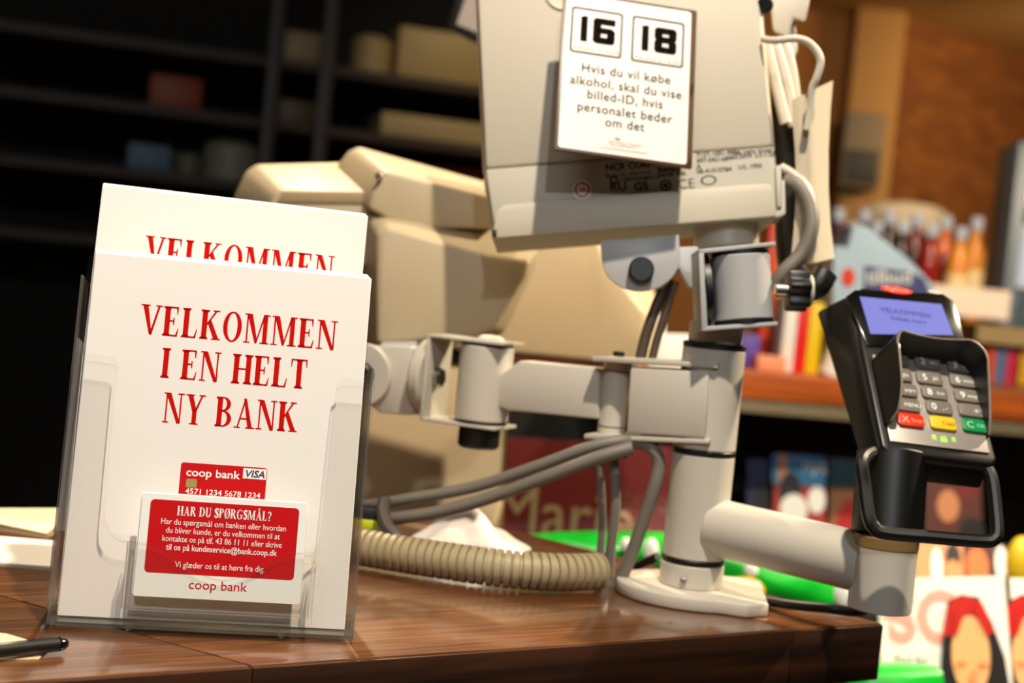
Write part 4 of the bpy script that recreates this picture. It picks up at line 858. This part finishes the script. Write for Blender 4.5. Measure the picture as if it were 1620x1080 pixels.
for t, x, y, d, rx, ry, m in ((t1, 1030, 872, 1.48, .008, .014, 'white'), (t1, 990, 862, 1.48, .006, .008, 'white'), (t2, 1188, 902, 1.40, .007, .008, 'white'), (t2, 1175, 935, 1.395, .022, .014, 'yellow'), (t2, 1335, 940, 1.4, .010, .014, 'white')):
    mk('printed_spot', MB().ball(P(x, y, d), 1, Fr((0, 0, 0), c_r, c_u), (rx, ry, .004), 16), M[m], t)

# ------------------------------------------------------------------ goods on the orange shelf
def carton(name, pxs, d, th, m, label, cat='box', z0=1.0125):
    bl, br, tr_, tl = PL(pxs, d)                        # stands upright on the shelf
    h = (tl.z + tr_.z) / 2 - z0; a_ = V((bl.x, bl.y, z0)); b_ = V((br.x, br.y, z0))
    pts = [a_, b_, b_ + V((0, 0, h)), a_ + V((0, 0, h))]
    return tag(mk(name, MB().loft(pts, [p + V((0, th, 0)) for p in pts], .0008), m), label, cat)
carton('book', [(1232, 598), (1252, 600), (1252, 470), (1232, 468)], 2.10, .10, wht, 'white book spine standing on the orange shelf beside the red one', 'book')
carton('book', [(1253, 600), (1270, 602), (1272, 476), (1254, 474)], 2.10, .10, fm('book_red', (226, 24, 16)), 'red book spine standing on the orange shelf', 'book')
carton('book', [(1271, 602), (1292, 604), (1294, 478), (1273, 476)], 2.10, .10, fm('book_yellow', (238, 200, 20)), 'yellow book spine standing on the orange shelf, touching the terminal edge', 'book')
carton('gift_box', [(1206, 470), (1226, 472), (1224, 346), (1204, 344)], 2.26, .06, fm('box_red', (220, 70, 30)), 'red carton half hidden below the screen corner')
carton('gift_box', [(1227, 420), (1250, 422), (1250, 348), (1227, 346)], 2.26, .06, fm('box_yellow', (238, 186, 30)), 'yellow carton half hidden below the screen corner, beside the red carton')
carton('candy_box', [(1196, 600), (1240, 603), (1246, 566), (1200, 562)], 2.07, .06, fm('box_orange_white', (236, 150, 110)), 'low orange and cream packet lying on the shelf near the post')
carton('candy_box', [(1168, 585), (1198, 587), (1200, 530), (1172, 528)], 2.12, .06, fm('box_violet', (96, 76, 160)), 'violet packet standing on the shelf just right of the post')
cup = P(1312, 600, 2.12); cup.z = 1.0125
tag(mk('paper_cup', MB().lathe(cup, (.3, 0, .95), [(0, 0), (.017, 0), (.019, .03), (.021, .055), (.019, .055), (.016, .004), (0, .004)], 28), wht), 'white paper cup on the orange shelf beside the terminal', 'cup')
# pale blue display carton with sloping top
bl = thing('display_carton', P(1400, 560, 2.1), 'pale blue display carton with a sloping top behind the terminal', 'box')
cp = [(1318, 596), (1480, 600), (1478, 452), (1440, 412), (1370, 358), (1350, 356), (1342, 392), (1318, 388)]
mk('carton_body', MB().loft(PL(cp, 2.12), [p + V((0, .12, 0)) for p in PL(cp, 2.12)], .001), M['sky'], bl)
f3 = Fr(P(1400, 480, 2.1192), c_r, c_u)
mk('carton_label', MB().prism(f3, [f3.px(a_, b_) for a_, b_ in ((1366, 460), (1474, 470), (1462, 440), (1440, 430), (1368, 420))], 0, .0008), fm('label_blue', (74, 78, 128)), bl)
mb = MB(); text(mb, 'tilbud', f3, *f3.px(1370, 448), .03, .0012, 'LEFT', bold=.02); mk('carton_lettering', mb, wht, bl, smooth=False)
mk('carton_mark', MB().prism(f3, ell(*f3.px(1342, 438), .010, .014, 20), 0, .0012), fm('mark_red', (232, 60, 26)), bl)
# ------------------------------------------------------------------ bottle shelf further back
bs = thing('bottle_shelf', (1.2, 4.1, 0), 'pale-edged shelf unit carrying the row of bottles', 'shelf')
f4 = UPR((.80, 3.95, 0), 0)
zb = P(1430, 500, 4.0).z
mk('shelf_board', MB().box(f4, 0, .62, zb - .03, zb, -.95, 0), M['shelfdark'], bs)
mk('price_rail', MB().box(f4, .33, .56, zb + .016, zb + .095, .0, .012), fm('price_rail_cream', (230, 206, 186)), bs, label='cream price rail')
mk('side_panel', MB().box(f4, .62, .64, 0, zb, -.34, 0), M['shelfdark'], bs)
def bottle(px_, d, topy, body, lab_m, capm, label):
    b = P(px_, topy, d); h = b.z - zb; o = V((b.x, b.y, zb)); s = h / .3
    t = thing('bottle', o, label, 'bottle', 'bottles on the far shelf')
    mk('glass', MB().lathe(o, UP, [(0, 0), (.031, 0), (.033, .004), (.033, .17 * s), (.030, .20 * s), (.016, .235 * s), (.014, .262 * s), (.014, .27 * s), (0, .27 * s)], 24), body, t)
    mk('cap', MB().lathe(o, UP, [(.0165, .262 * s), (.0175, .264 * s), (.0175, .298 * s), (.015, h), (0, h)], 20), capm, t)
    mk('bottle_label', MB().lathe(o, UP, [(.0336, .05 * s), (.0336, .15 * s)], 24), lab_m, t)
    return t
capm = mat('silver_cap', (216, 222, 240), .15, .35)
gl = lambda n, c: mat(n, c, .12, spec=.6)
bcols = [('violet', (70, 14, 66)), ('dark green', (16, 60, 40)), ('dark brown', (40, 24, 14)), ('red', (130, 24, 14)), ('dark red', (100, 14, 16)), ('orange', (200, 96, 30)), ('amber', (206, 130, 40))]
spec = [(1328, 330, 0, 1), (1350, 352, 1, 1), (1369, 332, 2, 0), (1388, 352, 2, 0), (1408, 334, 2, 0), (1430, 350, 2, 0), (1452, 338, 4, 0), (1476, 356, 3, 1), (1498, 343, 5, 1), (1522, 360, 6, 0), (1547, 344, 6, 0)]
gcache = {n: gl('glass_' + n.replace(' ', '_'), c) for n, c in bcols}
ordn = ['first', 'second', 'third', 'fourth', 'fifth', 'sixth', 'seventh', 'eighth', 'ninth', 'tenth', 'eleventh']
for i, (x, y, ci, li) in enumerate(spec):
    n = bcols[ci][0]
    bottle(x, 4.05 if y > 345 else 4.2, y, gcache[n], fm('label_cream', (224, 196, 140)) if not li else gcache[n], capm, f'{n} bottle with silver cap, {ordn[i]} from the hanging tag')
bw = P(1432, 345, 4.62)
tag(mk('pale_bowl', MB().lathe(V((bw.x, bw.y, zb + .0006)), UP, [(0, 0), (.05, 0), (.06, .25), (.13, .27), (.15, .33), (.11, .36), (0, .375)], 32), mat('pale_glaze', (236, 214, 176), .15)), 'pale glossy bowl on a foot behind the bottles', 'bowl')
# lower right shelf with coloured boxes
ls = thing('side_shelf', P(1620, 600, 2.6), 'cream-edged shelf carrying coloured boxes at the right edge', 'shelf')
ls.location.z = 0; WL[ls.name].z = 0
f5 = UPR((.80, 2.72, 0), math.radians(-8)); z5 = P(1590, 535, 2.72).z
mk('shelf_board', MB().box(f5, .08, .8, z5 - .012, z5 + .022, -.3, 0), fm('shelf_cream', (190, 160, 104)), ls)
z6 = P(1590, 606, 2.72).z
mk('shelf_board', MB().box(f5, .02, .8, z6 - .03, z6, -.3, .02), wood('orange_wood', (150, 66, 18), (196, 98, 34), 0, .35), ls)
mk('side_panel', MB().box(f5, .8, .82, 0, z5, -.3, 0), M['dark'], ls)
for i, (nm, c, x) in enumerate((('orange', (236, 84, 34), 1556), ('blue', (90, 130, 170), 1572), ('pink', (226, 36, 80), 1589), ('yellow', (238, 190, 30), 1610), ('red', (200, 40, 30), 1632))):
    p0 = f5.px(x, 606, -.02); tag(mk('small_box', MB().box(f5, p0[0], p0[0] + .018, z6 + .0005, z6 + .066, -.12, -.02), fm('box_' + nm + '_card', c)), f'{nm} box on the low shelf right of the terminal', 'box')
# pale blue cooler at the far right, ceiling spots, fixture on the pilaster
fz = P(1600, 540, 4.6)
cl = thing('drinks_cooler', (fz.x + .15, fz.y, 0), 'blurred grey-blue drinks cooler at the right edge', 'cooler')
f6 = UPR((P(1592, 400, 4.6).x, 4.6, 0), 0)
mk('cabinet', MB().box(f6, 0, .7, 0, 1.72, -.2, 0, .01), mat('cooler_grey', (92, 104, 112), .35), cl)
mk('glass_door', MB().box(f6, .04, .66, .1, 1.62, 0, .012, .004), mat('cooler_glass', (84, 98, 108), .1), cl)
mk('light_panel', MB().box(f6, .03, .66, 1.25, 1.45, .012, .02), mat('cooler_light', (200, 214, 230), .3, emit=(190, 206, 226), power=.12), cl, label='bright lit panel')
for x, y in ((1524, -6), (1612, 8)):
    p = P(x, y, 5.6); p.z = 2.47
    tag(mk('ceiling_downlight', MB().cyl(p - UP * .012, p - UP * .0005, .07, .004, 24), mat('downlight_glow', (255, 236, 200), .4, emit=(255, 226, 170), power=2.0)), 'small round ceiling downlight ' + ('nearer the screen' if x < 1600 else 'in the top right corner'), 'ceiling light')
sp = UPR((1.40, 6.2, 0), 0)
sx_, sy_ = sp.px(1340, 175); ex_, ey_ = sp.px(1392, 300)
spk = thing('wall_speaker', sp.w((sx_ + ex_) / 2, ey_), 'blurred grey wall speaker on the ochre pilaster', 'speaker')
mk('cabinet', MB().box(sp, sx_, ex_, ey_, sy_, -.12, 0, .01), mat('speaker_grey', (120, 106, 84), .6), spk); mk('grille', MB().box(sp, sx_ + .02, ex_ - .02, ey_ + .02, (sy_ + ey_) / 2, 0, .012, .004), mat('speaker_dark', (46, 42, 38), .6), spk)

# ------------------------------------------------------------------ dark shelving on the left
SF = Fr(V((-1.55, 3.1, 0)), (.955, .296, 0), (0, 0, 1))
sh_ = thing('store_shelving', SF.w(.8, 0), 'tall dark shop shelving in the blurred left background', 'shelving')
def sfz(px_, py_): return SF.px(px_, py_)
levels = [sfz(430, y)[1] for y in (92, 190, 292, 400)]
xl_, xr_ = sfz(-60, 300)[0], sfz(980, 200)[0]
for i, y in enumerate(levels):
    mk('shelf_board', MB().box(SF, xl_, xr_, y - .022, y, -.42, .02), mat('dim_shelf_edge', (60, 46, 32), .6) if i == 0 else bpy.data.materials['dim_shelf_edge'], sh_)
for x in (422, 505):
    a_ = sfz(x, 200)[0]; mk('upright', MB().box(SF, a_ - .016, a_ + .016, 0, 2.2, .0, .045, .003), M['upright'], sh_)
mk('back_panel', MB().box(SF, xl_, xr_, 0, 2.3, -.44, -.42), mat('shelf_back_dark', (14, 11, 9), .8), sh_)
def goods(px_, w, lv, h, c, label, cat='box', name='carton', round_=False, zf=-.05, dp=.2):
    x = sfz(px_, 250)[0]; y = levels[lv] + .0006; m = mat('goods_' + name, c, .5)
    if round_: o = mk(name, MB().lathe(SF.w(x, y, zf - w / 2), UP, [(0, 0), (w / 2, 0), (w / 2, h * .85), (w * .3, h), (0, h)], 24), m)
    else: o = mk(name, MB().box(SF, x - w / 2, x + w / 2, y, y + h, zf - dp, zf, .004), m)
    tag(o, label, cat)
goods(238, .10, 2, .065, (90, 124, 146), 'pale blue carton on the dark shelving, left of the uprights')
goods(372, .13, 2, .10, (150, 152, 128), 'pale green-grey jar on the dark shelving, just left of the first upright', 'jar', 'jar', True)
goods(302, .08, 2, .06, (104, 100, 86), 'grey tin on the dark shelving, beside the pale jar', 'tin', 'tin', True)
goods(272, .12, 1, .08, (150, 64, 20), 'orange-brown packet tilted on the dark shelving', 'packet', 'packet')
goods(470, .10, 1, .06, (104, 84, 50), 'ochre carton between the two uprights, lower one', 'box', 'carton')
goods(474, .11, 0, .08, (168, 146, 96), 'cream carton between the two uprights, upper one')
goods(585, .10, 0, .10, (176, 154, 104), 'cream tin right of the second upright', 'tin', 'tin', True)
goods(704, .26, 0, .13, (182, 158, 102), 'wide cream carton right of the second upright, under the dark-framed screen')
goods(700, .30, 1, .06, (182, 160, 112), 'long cream tray behind the big display, on the lower shelf', 'tray', 'tray')
goods(705, .28, 2, .10, (110, 30, 14), 'dark red carton on the lowest visible shelf beside the display', zf=-.12)
goods(660, .36, 2, .05, (196, 186, 150), 'pale low box behind the tan till screen', zf=.0, dp=.09)
lamp('shelving_lamp', (.30, 2.5, 2.42), tuple(SF.w(1.62, 1.5)), 22, (1.0, .78, .48), .05, 50, 1.0)
